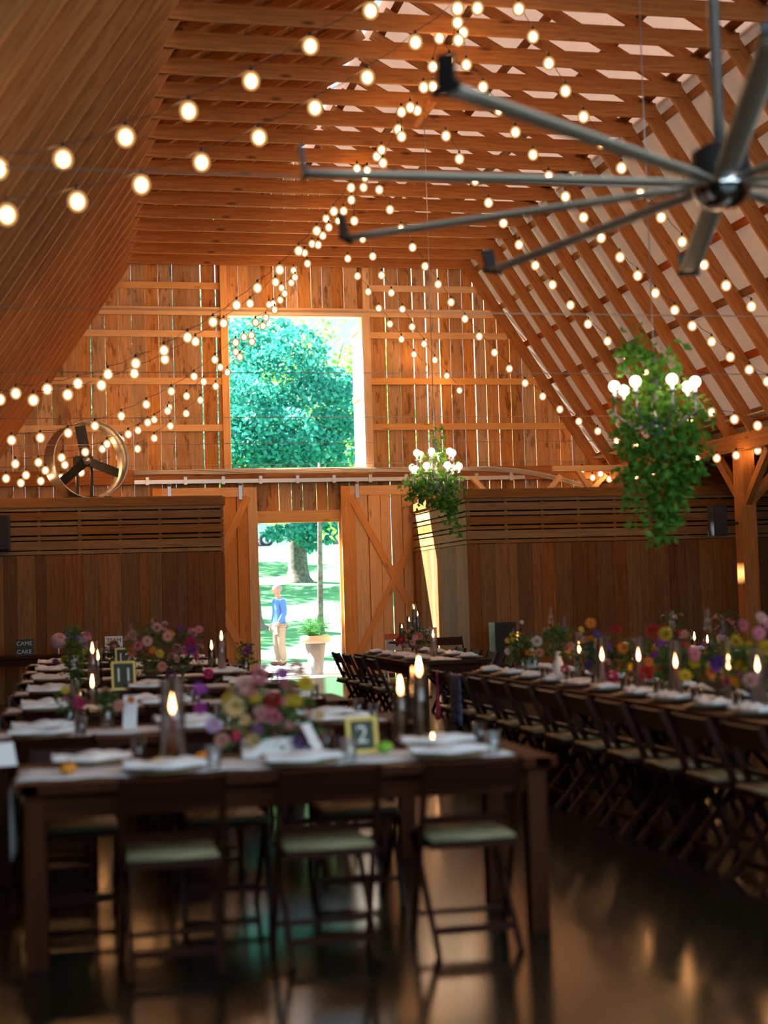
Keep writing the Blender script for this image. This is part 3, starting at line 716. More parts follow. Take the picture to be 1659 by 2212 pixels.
for i, (x0, x1, y0, y1) in enumerate(LT):
    nm = ORD[i] if i else 'front'
    xs = (.42, 1.02, 1.68) if i == 0 else (-.12, .70, 1.55); xf = (.12, 1.0, 1.75) if i == 0 else (-.12, .70, 1.55)
    for j in range(3):
        setting(xs[j], y0 + .19, 0, f'on the near side of the {nm} left-block table, {pos3[j]} of three', i < 4)
        setting(xf[j], y1 - .18, 0, f'on the far side of the {nm} left-block table, {pos3[j]} of three', i < 3)
for j in range(11):
    y = 7.15 + j * .585
    setting(3.79, y, PI / 2, f'on the aisle side of the long right row, {NTH[j]} from the front', j < 8)
    setting(4.32, y, PI / 2, f'on the wall side of the long right row, {NTH[j]} from the front', False)
for j in range(4):
    setting(3.81, 16.0 + j * .7, PI / 2, f'on the aisle side of the doorway table, {NTH[j]} from the front', False)
    setting(4.41, 16.0 + j * .7, PI / 2, f'on the wall side of the doorway table, {NTH[j]} from the front', False)
for j in range(5):
    setting(6.9, 13.8 + j * .9, PI / 2, f'on the aisle side of the back right row, {NTH[j]} from the front', False)
# ------------------------------------------------------------------ candles
WAX = {'red': mat('red_wax', (.55, .10, .07), .4), 'pink': mat('pink_wax', (.6, .12, .2), .4), 'ivory': mat('ivory_wax', (.75, .6, .5), .4)}
def candle(u, vb, vf, vt, col, where, z=TZ + .009, wd=.05, X=None, cyl=True):
    p = at(u, vb, Z=z) if X is None else at(u, vb, X=X); p.z = z; k = ppm(p); hf = (vb - vf) / k; ht = (vb - vt) / k
    e = empty('taper_candle', p, label=f'lit {col} taper candle {where}', cat='candle', group='lit taper candles')
    MB().lathe([(.02, 0), (.02, .01), (.0105, .012), (.010, hf - .035), (.004, hf - .03), (.002, hf - .022)], n=12).obj('wax', WAX[col], e)
    MB().lathe([(.0008, -.03), (.012, -.012), (.016, .006), (.010, .03), (.0008, .07)], (0, 0, hf), 12).obj('flame', M_flame, e)
    if cyl:
        g = MB().lathe([(wd, 0), (wd, ht), (wd - .003, ht), (wd - .003, .006)], n=28)
        o = g.obj('glass_cylinder', M_glass, label=f'clear glass cylinder around {col} candle {where}', cat='glass cylinder', group='clear glass candle cylinders'); o.location = p
CD = [(375,1655,1530,1468,'red','left of the front table flowers'),(868,1600,1490,1475,'ivory','right on the front table, shorter of a pair'),(910,1602,1450,1440,'ivory','right on the front table, taller of a pair'),
 (201,1490,1405,1385,'red','at the left, on the fourth left-block table'),(212,1478,1420,1400,'ivory','just behind the tall red candle at the left'),(200,1520,1478,1468,'ivory','low at the left, on the third left-block table'),
 (458,1448,1398,1385,'ivory','near the left barn door, shorter of a pair'),(480,1452,1378,1368,'red','near the left barn door, taller of a pair')]
for a in CD: candle(*a, wd=.056 if a[0] == 375 else .042)
RC = [(1121,1440,1380,1358,'pink','at the far end of the long right row'),(1253,1462,1404,1366,'red','second from the far end of the long right row'),(1303,1490,1419,1378,'pink','third from the far end of the long right row'),
 (1382,1492,1420,1378,'red','in the middle of the long right row'),(1462,1505,1434,1383,'red','third from the near end of the long right row'),(1577,1515,1437,1383,'ivory','second from the near end of the long right row'),(1640,1530,1442,1400,'red','at the right edge on the long right row'),
 (937,1418,1373,1355,'ivory','on the table by the doorway'),(1501,1402,1378,1370,'ivory','left of the pair on the back right row'),(1529,1404,1385,1376,'ivory','right of the pair on the back right row')]
for a in RC: candle(*a, wd=.045)
# ------------------------------------------------------------------ flowers
COL = {'cream': (.75, .55, .25), 'pink': (.72, .22, .30), 'peach': (.75, .36, .26), 'magenta': (.62, .03, .17), 'purple': (.36, .06, .42), 'lavender': (.45, .36, .62), 'yellow': (.70, .50, .03), 'red': (.50, .03, .03), 'orange': (.78, .25, .03), 'white': (.75, .72, .65), 'blush': (.72, .42, .38), 'violet': (.12, .06, .30)}
PM = {k: leafy('petal_' + k, tuple(c * .8 for c in v), v, .25) for k, v in COL.items()}
CEN = mat('flower_centre', (.35, .16, .02), .8)
def daisy(col, layers=3, dome=.35):
    m = MB()
    for l in range(layers):
        n = 14 - l * 2; R = 1 - l * .25; z0 = l * .09
        for k in range(n):
            a = 2 * PI * k / n + l * .2; d = Vector((math.cos(a), math.sin(a), 0)); t = Vector((-math.sin(a), math.cos(a), 0)); tip = d * R + Vector((0, 0, z0 + dome * (l + .3) * .4))
            mid = d * R * .6 + Vector((0, 0, z0 + .12)); w2 = R * .17
            m.add([d * .1 + Vector((0, 0, z0)), mid + t * w2, tip, mid - t * w2], [(0, 1, 2), (0, 2, 3)], smooth=False)
    m.ball((0, 0, layers * .09 + .04), .2, 8, 5, .7, mi=1)
    return m.mesh('bloom', [PM[col], CEN])
def pompom(col):
    m = MB()
    for k in range(70):
        z = 1 - 1.6 * (k + .5) / 70; r = math.sqrt(max(0, 1 - z * z)); a = k * 2.39996; d = Vector((r * math.cos(a), r * math.sin(a), z * .8))
        m.leaf(d * .35, .65, (d + Vector((0, 0, .15))).normalized(), asp=.5)
    return m.mesh('bloom', [PM[col]])
def spike(col):
    m = MB()
    for k in range(46):
        t = k / 46; a = k * 2.4; r = .22 * (1 - t * .7); c = Vector((r * math.cos(a), r * math.sin(a), t * 3.2)); m.leaf(c, .34 * (1 - t * .5), Vector((math.cos(a), math.sin(a), .3)).normalized(), asp=.9)
    return m.mesh('flower_spike', [PM[col]])
FM = {}
for c in COL: FM['d', c] = daisy(c); FM['p', c] = pompom(c)
for c in ('lavender', 'white', 'purple'): FM['s', c] = spike(c)
def vase_mesh(kind):
    if kind == 'box':
        m = MB(); m.box(-.125, .125, -.05, -.04, 0, .085); m.box(-.125, .125, .04, .05, 0, .085); m.box(-.125, -.115, -.04, .04, 0, .085); m.box(.115, .125, -.04, .04, 0, .085); m.box(-.115, .115, -.04, .04, 0, .01)
        return m, mat('white_planter', (.78, .76, .74), .5), 'planter box'
    if kind == 'jar': return MB().lathe([(.038, 0), (.042, .01), (.042, .08), (.03, .10), (.032, .12), (.029, .12), (.027, .10), (.038, .08), (.038, .012)], n=18), M_glass, 'glass jar'
    if kind == 'white': return MB().lathe([(.04, 0), (.052, .03), (.05, .1), (.03, .15), (.024, .2), (.03, .21)], n=18), mat('white_ceramic', (.75, .75, .72), .35), 'ceramic vase'
    return MB().lathe([(.05, 0), (.05, .008), (.015, .02), (.015, .06), (.085, .1), (.1, .14), (.09, .14), (.07, .105), (.0005, .085)], n=20), mat('compote_glaze', (.16, .10, .07), .3), 'compote bowl'
def arrangement(p, kind, rx, ry, rz, n, cols, label, key=(), size=.028, spikes=(), nf=240):
    """p base; blooms fill a dome rx, ry, rz above the vase mouth; key = [(world point, radius, type, colour)]"""
    p = Vector(p); e = empty('flower_arrangement', p, label=label, cat='flower arrangement', group='flower arrangements on the tables')
    vm, vmat, vn = vase_mesh(kind); vm.obj(vn.replace(' ', '_'), vmat, e)
    h0 = {'box': .07, 'jar': .10, 'white': .19}.get(kind, .12); f = MB()
    def stem(q): f.tube([Vector((q.x * .1, q.y * .1, h0 - .03)), Vector((q.x * .6, q.y * .6, h0 + (q.z - h0) * .55)), q - Vector((0, 0, .004))], .002, 4, cap=False)
    def bloom(q, r, ty, c, out=None):
        o = new('bloom' if ty != 's' else 'flower_spike', FM[ty, c]); C.objects.link(o); o.parent = e; o.location = q; o.scale = (r,) * 3
        d = out or Vector((q.x * 1.2 + random.gauss(0, .02), q.y * 1.2 - .10 + random.gauss(0, .02), max(q.z - h0, .02) + .03)).normalized()
        if ty == 's': d = (d + Vector((0, 0, 1.3))).normalized()
        o.rotation_euler = d.to_track_quat('Z', 'Y').to_euler(); o['label'] = f'{c} ' + ('flower spike' if ty == 's' else 'bloom'); stem(q)
    for (wp, r, ty, c) in key: bloom(Vector(wp) - p, r, ty, c, Vector((random.uniform(-.3, .3), -1, random.uniform(.1, .5))).normalized())
    for i in range(n):
        a = random.uniform(0, 2 * PI); z = random.uniform(.05, 1); rr = math.sqrt(1 - (z * .85) ** 2) * random.uniform(.5, 1)
        q = Vector((rx * rr * math.cos(a), ry * rr * math.sin(a), h0 + rz * z)); bloom(q, size * random.uniform(.7, 1.25), random.choice('ddp'), random.choice(cols))
    for (x, z, c) in spikes: bloom(Vector((x, random.uniform(-.03, .03), z - .06)), .045, 's', c)
    for k in range(nf):
        a = random.uniform(0, 2 * PI); z = random.uniform(-.1, .95); rr = math.sqrt(max(.05, 1 - (z * .8) ** 2)) * random.uniform(.2, 1)
        f.leaf((rx * rr * math.cos(a), ry * rr * math.sin(a), h0 + rz * z), random.uniform(.03, .07), asp=.4)
    f.obj('stems_and_leaves', M_fol, e)
    return e
pA = at(580, 1633, Z=TZ + .009)
def kp(l, Y): return [(at(u, v, Y=Y + random.uniform(-.03, .03)), r, t, c) for u, v, r, t, c in l]
arrangement(pA, 'box', .27, .12, .26, 26, ['pink', 'peach', 'blush', 'purple', 'cream', 'pink', 'magenta', 'yellow'], 'big mixed flower arrangement in a white box on the front table',
  kp([(507,1525,.062,'d','cream'),(433,1530,.034,'p','purple'),(430,1487,.032,'d','purple'),(590,1510,.045,'p','red'),(617,1513,.04,'d','yellow'),(640,1513,.035,'d','yellow'),(660,1475,.05,'d','yellow'),(530,1555,.03,'d','cream'),(565,1545,.036,'d','pink'),(595,1550,.036,'p','pink'),(600,1580,.035,'p','pink'),
      (460,1565,.045,'d','lavender'),(555,1580,.035,'d','purple'),(650,1600,.045,'d','violet'),(525,1480,.05,'d','blush'),(560,1460,.045,'p','pink'),(640,1445,.045,'p','peach'),(610,1455,.04,'d','purple'),(690,1545,.03,'d','cream'),(480,1600,.04,'p','blush'),(570,1440,.025,'d','white')], pA.y - .06), size=.036, nf=420)
arrangement(at(150, 1570, Z=TZ + .009), 'jar', .06, .05, .13, 3, ['pink', 'yellow'], 'small jar with one large pink bloom on the second left-block table', kp([(170,1520,.045,'p','magenta'),(140,1490,.03,'d','yellow')], 9.0), nf=90)
arrangement(at(232, 1572, Z=TZ + .009), 'jar', .06, .05, .12, 4, ['peach', 'white'], 'small jar with a coral bloom beside the white card on the second left-block table', kp([(258,1524,.042,'d','peach'),(283,1512,.03,'d','orange')], 8.6), nf=90)
arrangement((.10, 12.95, TZ + .009), 'jar', .12, .1, .45, 8, ['purple', 'yellow', 'lavender', 'white'], 'tall airy green and purple arrangement at the left ends of the tables', kp([(150,1372,.04,'p','lavender'),(185,1375,.05,'p','pink'),(138,1425,.04,'d','yellow'),(120,1430,.04,'d','violet'),(190,1390,.045,'p','purple')], 13.4), nf=420)
arrangement(at(330, 1478, Z=TZ + .009), 'compote', .28, .16, .42, 18, ['pink', 'blush', 'peach', 'red', 'orange', 'magenta'], 'loose pink and peach arrangement in a bowl, left of the candle pair', kp([(338,1355,.05,'p','blush'),(362,1375,.055,'d','peach'),(318,1385,.055,'d','blush'),(298,1395,.045,'p','pink'),(330,1405,.04,'d','orange'),(345,1412,.045,'d','yellow'),(350,1440,.05,'p','peach')], 13.0), size=.045, spikes=((-.15, .45, 'white'), (.0, .5, 'white')), nf=420)
arrangement(at(395, 1470, Z=TZ + .009), 'compote', .22, .16, .36, 16, ['pink', 'blush', 'magenta', 'purple', 'peach'], 'rounded pink arrangement with a purple bloom behind the tall glass cylinder', kp([(373,1420,.06,'p','blush'),(382,1400,.05,'p','pink'),(400,1405,.05,'p','pink'),(412,1388,.055,'p','magenta'),(414,1403,.055,'p','purple'),(372,1455,.05,'p','purple'),(450,1455,.06,'d','magenta'),(430,1360,.045,'d','pink')], 13.4), size=.045, nf=300)
arrangement((.55, 16.75, TZ + .009), 'jar', .1, .1, .2, 6, ['pink', 'red', 'peach'], 'low pink posy behind the gold numbered frames', size=.04, nf=120)
arrangement((1.78, 14.8, TZ + .009), 'jar', .12, .1, .2, 7, ['purple', 'pink', 'yellow'], 'low posy on the fifth left-block table before the doorway', kp([(440,1488,.04,'d','purple')], 10.5), size=.04, nf=140)
RA = [(1120, 1446, 12.9), (1195, 1460, 11.9), (1265, 1472, 11.0), (1345, 1487, 10.1), (1415, 1497, 9.5), (1500, 1510, 8.8), (1560, 1522, 8.3), (1640, 1535, 7.7)]
RL = ['yellow daisies and red blooms at the far end of the long right row', 'pale blue spikes and peach blooms near the white vase on the right row', 'mixed arrangement with one raised orange bloom on the right row', 'low magenta and yellow arrangement on the right row',
      'arrangement with green plumes and a red bloom on the right row', 'arrangement with a bright yellow bloom and lavender spikes on the right row', 'purple and yellow arrangement in the near part of the right row', 'tall pink arrangement at the right edge of the right row']
RK = [[(1096,1384,.03,'d','yellow'),(1108,1382,.03,'d','yellow'),(1096,1408,.035,'d','white'),(1105,1400,.03,'d','yellow'),(1125,1410,.05,'p','red'),(1145,1385,.035,'p','orange'),(1127,1344,.022,'d','white')],
 [(1160,1385,.05,'p','white'),(1165,1410,.04,'p','peach'),(1218,1395,.035,'p','peach'),(1227,1377,.035,'p','orange'),(1225,1408,.035,'d','peach')],
 [(1276,1346,.05,'d','orange'),(1220,1447,.045,'p','magenta'),(1275,1400,.05,'d','violet'),(1255,1360,.03,'d','yellow'),(1290,1370,.04,'d','violet')],
 [(1322,1462,.055,'p','magenta'),(1357,1462,.03,'p','yellow'),(1330,1360,.04,'p','red'),(1345,1400,.05,'d','orange'),(1382,1455,.05,'p','red')],
 [(1412,1366,.06,'p','red'),(1395,1455,.06,'p','red'),(1420,1415,.035,'d','purple'),(1400,1430,.04,'d','orange'),(1425,1390,.04,'p','purple')],
 [(1437,1370,.05,'p','yellow'),(1500,1412,.055,'d','pink'),(1478,1370,.03,'p','peach'),(1480,1460,.05,'d','yellow'),(1500,1430,.05,'d','yellow')],
 [(1548,1432,.05,'p','violet'),(1535,1455,.04,'d','orange'),(1590,1385,.045,'p','yellow'),(1600,1440,.045,'p','yellow'),(1590,1475,.03,'p','yellow'),(1545,1440,.045,'d','purple')],
 [(1640,1368,.045,'d','pink'),(1645,1335,.04,'d','blush'),(1605,1350,.035,'p','pink'),(1657,1345,.04,'d','pink'),(1620,1470,.05,'p','blush'),(1655,1400,.05,'p','yellow')]]
for j, (u, v, Y) in enumerate(RA):
    p = Vector((4.06, Y, TZ + .009))
    arrangement(p, ['jar', 'white', 'compote', 'compote', 'jar', 'compote', 'compote', 'jar'][j], .16, .24, .24, 13, [['yellow', 'red', 'orange'], ['white', 'peach', 'orange'], ['orange', 'violet', 'peach'], ['magenta', 'yellow', 'red'], ['red', 'purple', 'orange'], ['pink', 'yellow', 'purple'], ['yellow', 'violet', 'orange'], ['pink', 'yellow', 'blush']][j],
      RL[j], kp(RK[j], Y), size=.036, spikes=((-.05, .5, 'white'), (.05, .42, 'lavender')) if j in (1, 5) else (((0, .48, 'white'),) if j == 4 else ()), nf=330)
arrangement(at(900, 1416, Z=TZ + .009), 'compote', .24, .2, .2, 16, ['red', 'blush', 'peach', 'pink'], 'dusky red arrangement on the table by the doorway', size=.05, nf=260)
for j, Y in enumerate((13.9, 15.2, 16.6)):
    arrangement((7.15, Y, TZ + .009), 'compote', .22, .22, .32, 14, ['pink', 'red', 'peach', 'blush', 'violet'], f'dusky pink arrangement on the back right row, {["near", "middle", "far"][j]} one', size=.04, nf=220)
random.seed(31)
o = MB().lathe([(.045, 0), (.06, .04), (.055, .14), (.03, .2), (.022, .27), (.03, .29)], n=20).obj('bottle_vase', mat('matte_white_glaze', (.62, .68, .66), .5), label='tall matte white bottle vase at the far end of the long right row', cat='vase'); o.location = at(1147, 1447, Z=TZ + .009)
# small pumpkins and votives on the front table
PK = [(147,1672,'orange','at the left end'),(440,1648,'orange','left of the white flower box'),(345,1660,'yellow','left of the tall candle'),(352+20,1662,'yellow','at the foot of the tall candle'),(755,1622,'orange','left of the number two frame'),(968,1610,'orange','right of the candle pair'),(832,1625,'green','right of the number two frame')]
GC = {'orange': mat('orange_skin', (.75, .27, .02), .5), 'yellow': mat('yellow_skin', (.6, .5, .02), .5), 'green': mat('green_skin', (.22, .5, .04), .5)}
for u, v, c, wh in PK:
    e = empty('mini_pumpkin', at(u, v, Z=TZ + .01), label=f'small {c} gourd on the front table {wh}', cat='gourd', group='little gourds on the front table')
    m = MB(); vs = []; fs = []; n, q = 24, 8
    for i in range(q + 1):
        for k in range(n): a = 2 * PI * k / n; r = .036 * math.sin(PI * (i + .15) / (q + .3)) * (1 + .08 * math.cos(a * 8)); vs.append((r * math.cos(a), r * math.sin(a), .025 - .025 * math.cos(PI * (i + .15) / (q + .3))))
    for i in range(q):
        for k in range(n): fs.append((i * n + k, i * n + (k + 1) % n, (i + 1) * n + (k + 1) % n, (i + 1) * n + k))
    m.add(vs, fs, smooth=True); m.obj('rind', GC[c], e); MB().tube([(0, 0, .045), (.004, 0, .062)], .005, 6).obj('stalk', M_fol, e)
for u, v, wh in ((935, 1612, 'beside the candle pair on the front table'), (808, 1612, 'behind the number two frame on the front table')):
    p = at(u, v, Z=TZ + .01); e = empty('votive_candle', p, label=f'low votive candle in a cup {wh}', cat='candle')
    MB().lathe([(.028, 0), (.032, .055), (.029, .055), (.026, .006)], n=16).obj('glass_cup', M_glass, e); MB().lathe([(.024, .007), (.024, .03)], n=14).obj('wax', WAX['ivory'], e)
    MB().lathe([(.0008, .032), (.006, .04), (.0008, .062)], n=8).obj('flame', M_flame, e)
# framed table numbers
def text(t, size, matl, parent, loc, rot=(PI / 2, 0, 0), name='lettering', ext=.0012):
    c = bpy.data.curves.new(name, 'FONT'); c.body = t; c.size = size; c.align_x = 'CENTER'; c.align_y = 'CENTER'; c.extrude = ext; c.materials.append(matl)
    tmp = bpy.data.objects.new(name, c); me3 = bpy.data.meshes.new_from_object(tmp); bpy.data.objects.remove(tmp)
    o = bpy.data.objects.new(name, me3); C.objects.link(o); o.parent = parent; o.location = loc; o.rotation_euler = rot; return o
M_board = mat('dark_green_card', (.05, .06, .035), .7); M_chalk = mat('white_lettering', (.75, .75, .72), .8); M_blk = mat('black_lettering', (.01, .01, .01), .6); M_red = mat('red_lettering', (.4, .12, .1), .7)
def frame(u, v, w2, h2, t, label, z=TZ + .009, Y=None):
    p = at(u, v, Z=z) if Y is None else at(u, v, Y=Y)
    e = empty('number_frame', p, label=label, cat='table number'); e.rotation_euler = (math.radians(-10), 0, math.radians(4))
    b2 = .018; m = MB(); m.box(-w2, w2, -.006, .006, 0, b2); m.box(-w2, w2, -.006, .006, 2 * h2 - b2, 2 * h2); m.box(-w2, -w2 + b2, -.006, .006, b2, 2 * h2 - b2); m.box(w2 - b2, w2, -.006, .006, b2, 2 * h2 - b2); m.obj('frame', M_gold, e)
    MB().box(-w2 + b2, w2 - b2, -.001, .004, b2, 2 * h2 - b2).obj('card', M_board, e); MB().bar((0, .006, h2 * 1.5), (0, .06, .004), .03, .004, (0, 1, 0)).obj('easel_leg', M_gold, e)
    text(t, h2 * 1.35, M_chalk, e, (0, -.003, h2), name='numeral')
frame(785, 1628, .075, .085, '2', 'gold frame with a white number two on the front table')
frame(270, 1447, .10, .12, '12', 'gold frame with a pale number twelve, farther of two at the left')
frame(268, 1490, .10, .12, '11', 'gold frame with a faint number eleven, nearer of two at the left')
def card(u, v, w2, h, tilt, rz, label, z=TZ + .009):
    p = at(u, v, Z=z); o = MB().bar((0, 0, 0), (0, math.tan(tilt) * h, h), w2, .002, (0, 1, 0)).obj('menu_card', M_nap, label=label, cat='card', group='white cards on the tables'); o.location = p; o.rotation_euler = (0, 0, rz)
card(695, 1635, .085, .15, .5, .9, 'white menu card leaning right of the flower box on the front table')
card(280, 1575, .08, .19, .3, -.2, 'tall white menu card on the second left-block table, left side')
card(160, 1447, .09, .17, .3, -.3, 'white menu card among green leaves at the left end of the fifth table')
card(14, 1655, .10, .10, .6, .3, 'white folded card at the far left edge of the front table', z=TZ + .009)
# signs on the dark side table
SZ = TZ + .003
e = empty('table_sign', (-.55, 22.4, SZ), label='small black sign with pale lettering on the side table at the left', cat='sign')
MB().box(-.13, .13, -.012, .012, 0, .24).obj('board', M_black, e); text('CAME', .085, M_chalk, e, (0, -.014, .175)); text('CAKE', .085, M_chalk, e, (0, -.014, .055))
e = empty('table_sign', (.74, 22.4, SZ), label='white sign reading TEAM on the side table, right of the black one', cat='sign')
MB().box(-.13, .13, -.012, .012, 0, .24).obj('board', M_nap, e); text('TEAM', .085, M_blk, e, (0, -.014, .175)); text('GROOM', .07, M_red, e, (0, -.014, .06))
for i, x in enumerate((-.06, .30)):
    e = empty('round_paddle', (x, 22.38, SZ), label=f'pink round paper paddle on the side table, {["left", "right"][i]} of two', cat='paddle')
    MB().lathe([(.12, -.006), (.12, .006)], (0, 0, .2), 28, M=Matrix.Rotation(PI / 2, 4, 'X')).obj('disc', noisy('pink_pattern', (.5, .22, .3), (.62, .45, .5), 26, .8), e)
    MB().tube([(0, 0, 0), (0, 0, .09)], .01, 8).obj('handle', M_chalk, e)
# ------------------------------------------------------------------ speakers, chairs, candle corner near the doorway
def speaker(p, w2, d2, h, label, bracket=0):
    e = empty('loudspeaker', p, label=label, cat='loudspeaker'); MB().box(-w2, w2, -d2, d2, 0, h).obj('cabinet', M_black, e)
    MB().box(-w2 + .02, w2 - .02, -d2 - .006, -d2, .02, h - .02).obj('grille', mat('speaker_grille', (.02, .022, .024), .8), e)
    if not bracket: pass
    else: MB().bar((w2, 0, h * .4), (w2 + .28, .03, h * .4), .04, .04).bar((w2 + .28, .03, -.05), (w2 + .28, .03, h * .6), .03, .05, (0, 1, 0)).obj('wall_bracket', M_black, e)
    return e
q = at(1551, 1158, Y=20.75); speaker(q, .11, .11, .47, 'black loudspeaker on a bracket left of the right-hand post', 1)
q = at(4, 1187, Y=23.34); q.x -= .02; e = speaker(q, .15, .13, .52, 'black loudspeaker mounted on the left slatted wall at the picture edge')
MB().box(-.05, .05, .125, .15, .2, .3).obj('wall_bracket', M_black, e)
q = at(1088, 1435, Y=22.0); speaker((q.x, 22.0, 0), .17, .16, 1.02, 'tall black loudspeaker standing on the floor against the right boarded wall')
WCH = mat('white_painted_wood', (.72, .74, .80), .5)
e = empty('white_chair', (5.3, 23.5, 0), label='white folding chair with an orange cloth over its back, right of the doorway', cat='chair')
for s in (-1, 1):
    MB().bar((s * .21, .15, 0), (s * .21, -.18, .84), .024, .04, (0, 1, 0)).obj('leg', WCH, e); MB().bar((s * .18, -.2, 0), (s * .18, .18, .44), .024, .04, (0, 1, 0)).obj('leg', WCH, e)
MB().box(-.2, .2, -.17, .2, .43, .46).obj('seat', WCH, e); MB().bar((-.21, -.13, .68), (.21, -.13, .68), .025, .16, (0, -.4, 1)).obj('backrest', WCH, e)
q = e.location.copy()
o = MB().bar((-.24, -.17, .82), (.24, -.17, .82), .05, .09).obj('shawl', mat('orange_cloth', (.65, .16, .08), .9), label='orange cloth folded over the back of the white chair', cat='shawl'); o.location = q
chair(5.95, 22.5, PI, 'dark brown folding chair standing alone before the sunlit side wall', 'folding chairs beyond the doorway table')
e = empty('cocktail_table', (4.95, 20.9, 0), label='small round high table behind the doorway table holding candle jars', cat='table')
MB().lathe([(.0005, .79), (.36, .79), (.37, .80), (.36, .815), (.0005, .815)], n=32).obj('tabletop', tablew, e); MB().tube([(0, 0, .02), (0, 0, .79)], .035, 12).obj('leg', M_black, e); MB().lathe([(.25, 0), (.24, .02), (.0005, .03)], n=24).obj('base', M_black, e)
for j, (u, vf, hh) in enumerate(((894, 1313, .42), (902, 1328, .36), (868, 1355, .2), (900, 1352, .22), (884, 1340, .28))):
    q = at(u, vf, Y=20.85 + .04 * j); e = empty('pillar_candle', (q.x, q.y, .817), label=f'lit candle in a glass jar on the high table, {NTH[j]} of the cluster', cat='candle', group='candle cluster on the high table')
    h = max(.08, q.z - .817); MB().lathe([(.03, 0), (.03, h - .02), (.004, h - .018), (.003, h - .01)], n=14).obj('wax', WAX['ivory'], e)
    MB().lathe([(.0008, -.02), (.014, 0), (.0008, .05)], (0, 0, h), 10).obj('flame', M_flame, e); MB().lathe([(.045, 0), (.045, h + .06), (.042, h + .06), (.042, .004)], n=20).obj('glass_jar', M_glass, e)
o = MB().box(-.09, .09, -.03, .03, 0, .17).obj('gift_box', noisy('speckled_paper', (.15, .15, .2), (.8, .75, .8), 60, .7), label='white speckled box beside the candles on the high table', cat='box'); o.location = (5.13, 20.82, .816)
# jacket and sash hung on aisle chairs
def cloth_drop(c, w2, h, matl, name, label, cat):
    n, m = 10, 8; vs = []; fs = []
    for i in range(n + 1):
        for j in range(m + 1): vs.append((-.03 - .02 * math.sin(j * 1.4) * i / n, (j / m - .5) * w2 * (1 + .2 * i / n), -h * i / n + .015 * math.sin(j * 2)))
    for i in range(n):
        for j in range(m): a = i * (m + 1) + j; fs.append((a, a + 1, a + m + 2, a + m + 1))
    mb = MB(); mb.add(vs, fs, smooth=True); o = mb.obj(name, matl, label=label, cat=cat); o.location = c; md = o.modifiers.new('t', 'SOLIDIFY'); md.thickness = .012; return o
cloth_drop((3.315, 12.4, .79), .34, .42, noisy('blue_print', (.03, .05, .18), (.16, .22, .42), 30, .8), 'jacket', 'blue patterned jacket hung over an aisle chair of the long right row', 'jacket')
cloth_drop((3.315, 13.01, .79), .05, .42, mat('pink_satin', (.6, .05, .14), .5), 'sash', 'bright pink ribbon hanging from an aisle chair near the far end', 'ribbon')

# ------------------------------------------------------------------ outdoors
mb = MB(); mb.box(-60, XOL - .05, -30, YG + .3, -.2, -.12); mb.obj('side_yard', mat('yard_gravel', (.35, .33, .30), .95), kind='structure')
def gz(y): return 0 if y < 35 else (.115 * (y - 35) if y < 68 else .115 * 33 + .012 * (y - 68))
grass = noisy('lawn', (.04, .20, .075), (.09, .30, .10), 1.2, .9, 8)
n, m = 60, 10; vs = []; fs = []
for i in range(n + 1):
    for j in range(m + 1): y = YG + .3 + 140 * (i / n) ** 1.5; vs.append((-50 + 110 * j / m, y, gz(y) - .02))
for i in range(n):
    for j in range(m): a = i * (m + 1) + j; fs.append((a, a + 1, a + m + 2, a + m + 1))
mb = MB(); mb.add(vs, fs, smooth=True); mb.obj('lawn', grass, kind='structure')
mb = MB(); mb.box(-3, 12, YG + .06, 33.8, -.10, .0); mb.obj('patio', noisy('pale_concrete', (.62, .60, .58), (.72, .70, .68), 3, .9), kind='structure')
mb = MB(); mb.box(-50, 60, 69.5, 76, gz(70) - .1, gz(70) + .12); mb.obj('gravel_road', mat('pale_gravel', (.75, .72, .70), .95), kind='structure')
def tree(base, r, h, crown, matl, label, lean=(0, 0), nl=3000, ls=.22, seed=0, br=5):
    random.seed(seed); e = empty('tree', base, label=label, cat='tree', group='trees beyond the barn')
    pts = [(lean[0] * t * h, lean[1] * t * h, h * t) for t in (0, .03, .1, .3, .6, 1)]
    t = MB(); t.tube([(0, 0, -.3)] + pts, [r * 1.7] + [r * 1.55, r * 1.2, r, r * .9, r * .75, r * .45], 14)
    for k in range(br):
        a = k * 1.4; d = Vector((math.cos(a), math.sin(a), 0)); t.tube([Vector((lean[0] * h * .7, lean[1] * h * .7, h * (.6 + .08 * k))), d * (r * 4) + Vector((0, 0, h * (.85 + .08 * k))), d * r * 5.5 + Vector((0, 0, h * (.98 + .05 * k)))], [r * .3, r * .16, r * .05], 7)
    t.obj('trunk', barkm, e)
    f = MB(); b0 = Vector(base)
    for (c, rr, sq) in crown:
        c = Vector(c) - b0
        for k in range(int(nl * rr * rr)):
            d = Vector((random.gauss(0, 1), random.gauss(0, 1), random.gauss(0, 1))).normalized() * rr * random.uniform(.55, 1.0) ** .6; d.z *= sq
            dr = Vector((random.gauss(0, .7), random.gauss(0, .7), random.gauss(-.25, .5))).normalized(); f.leaf(c + d, ls * random.uniform(.6, 1.3), dr, asp=.75)
    f.obj('crown', matl, e)
def blob(u, v, Y, r, sq=.8): return (at(u, v, Y=Y), r, sq)
tb = at(645, 1258, Y=53); tb.z = gz(53)
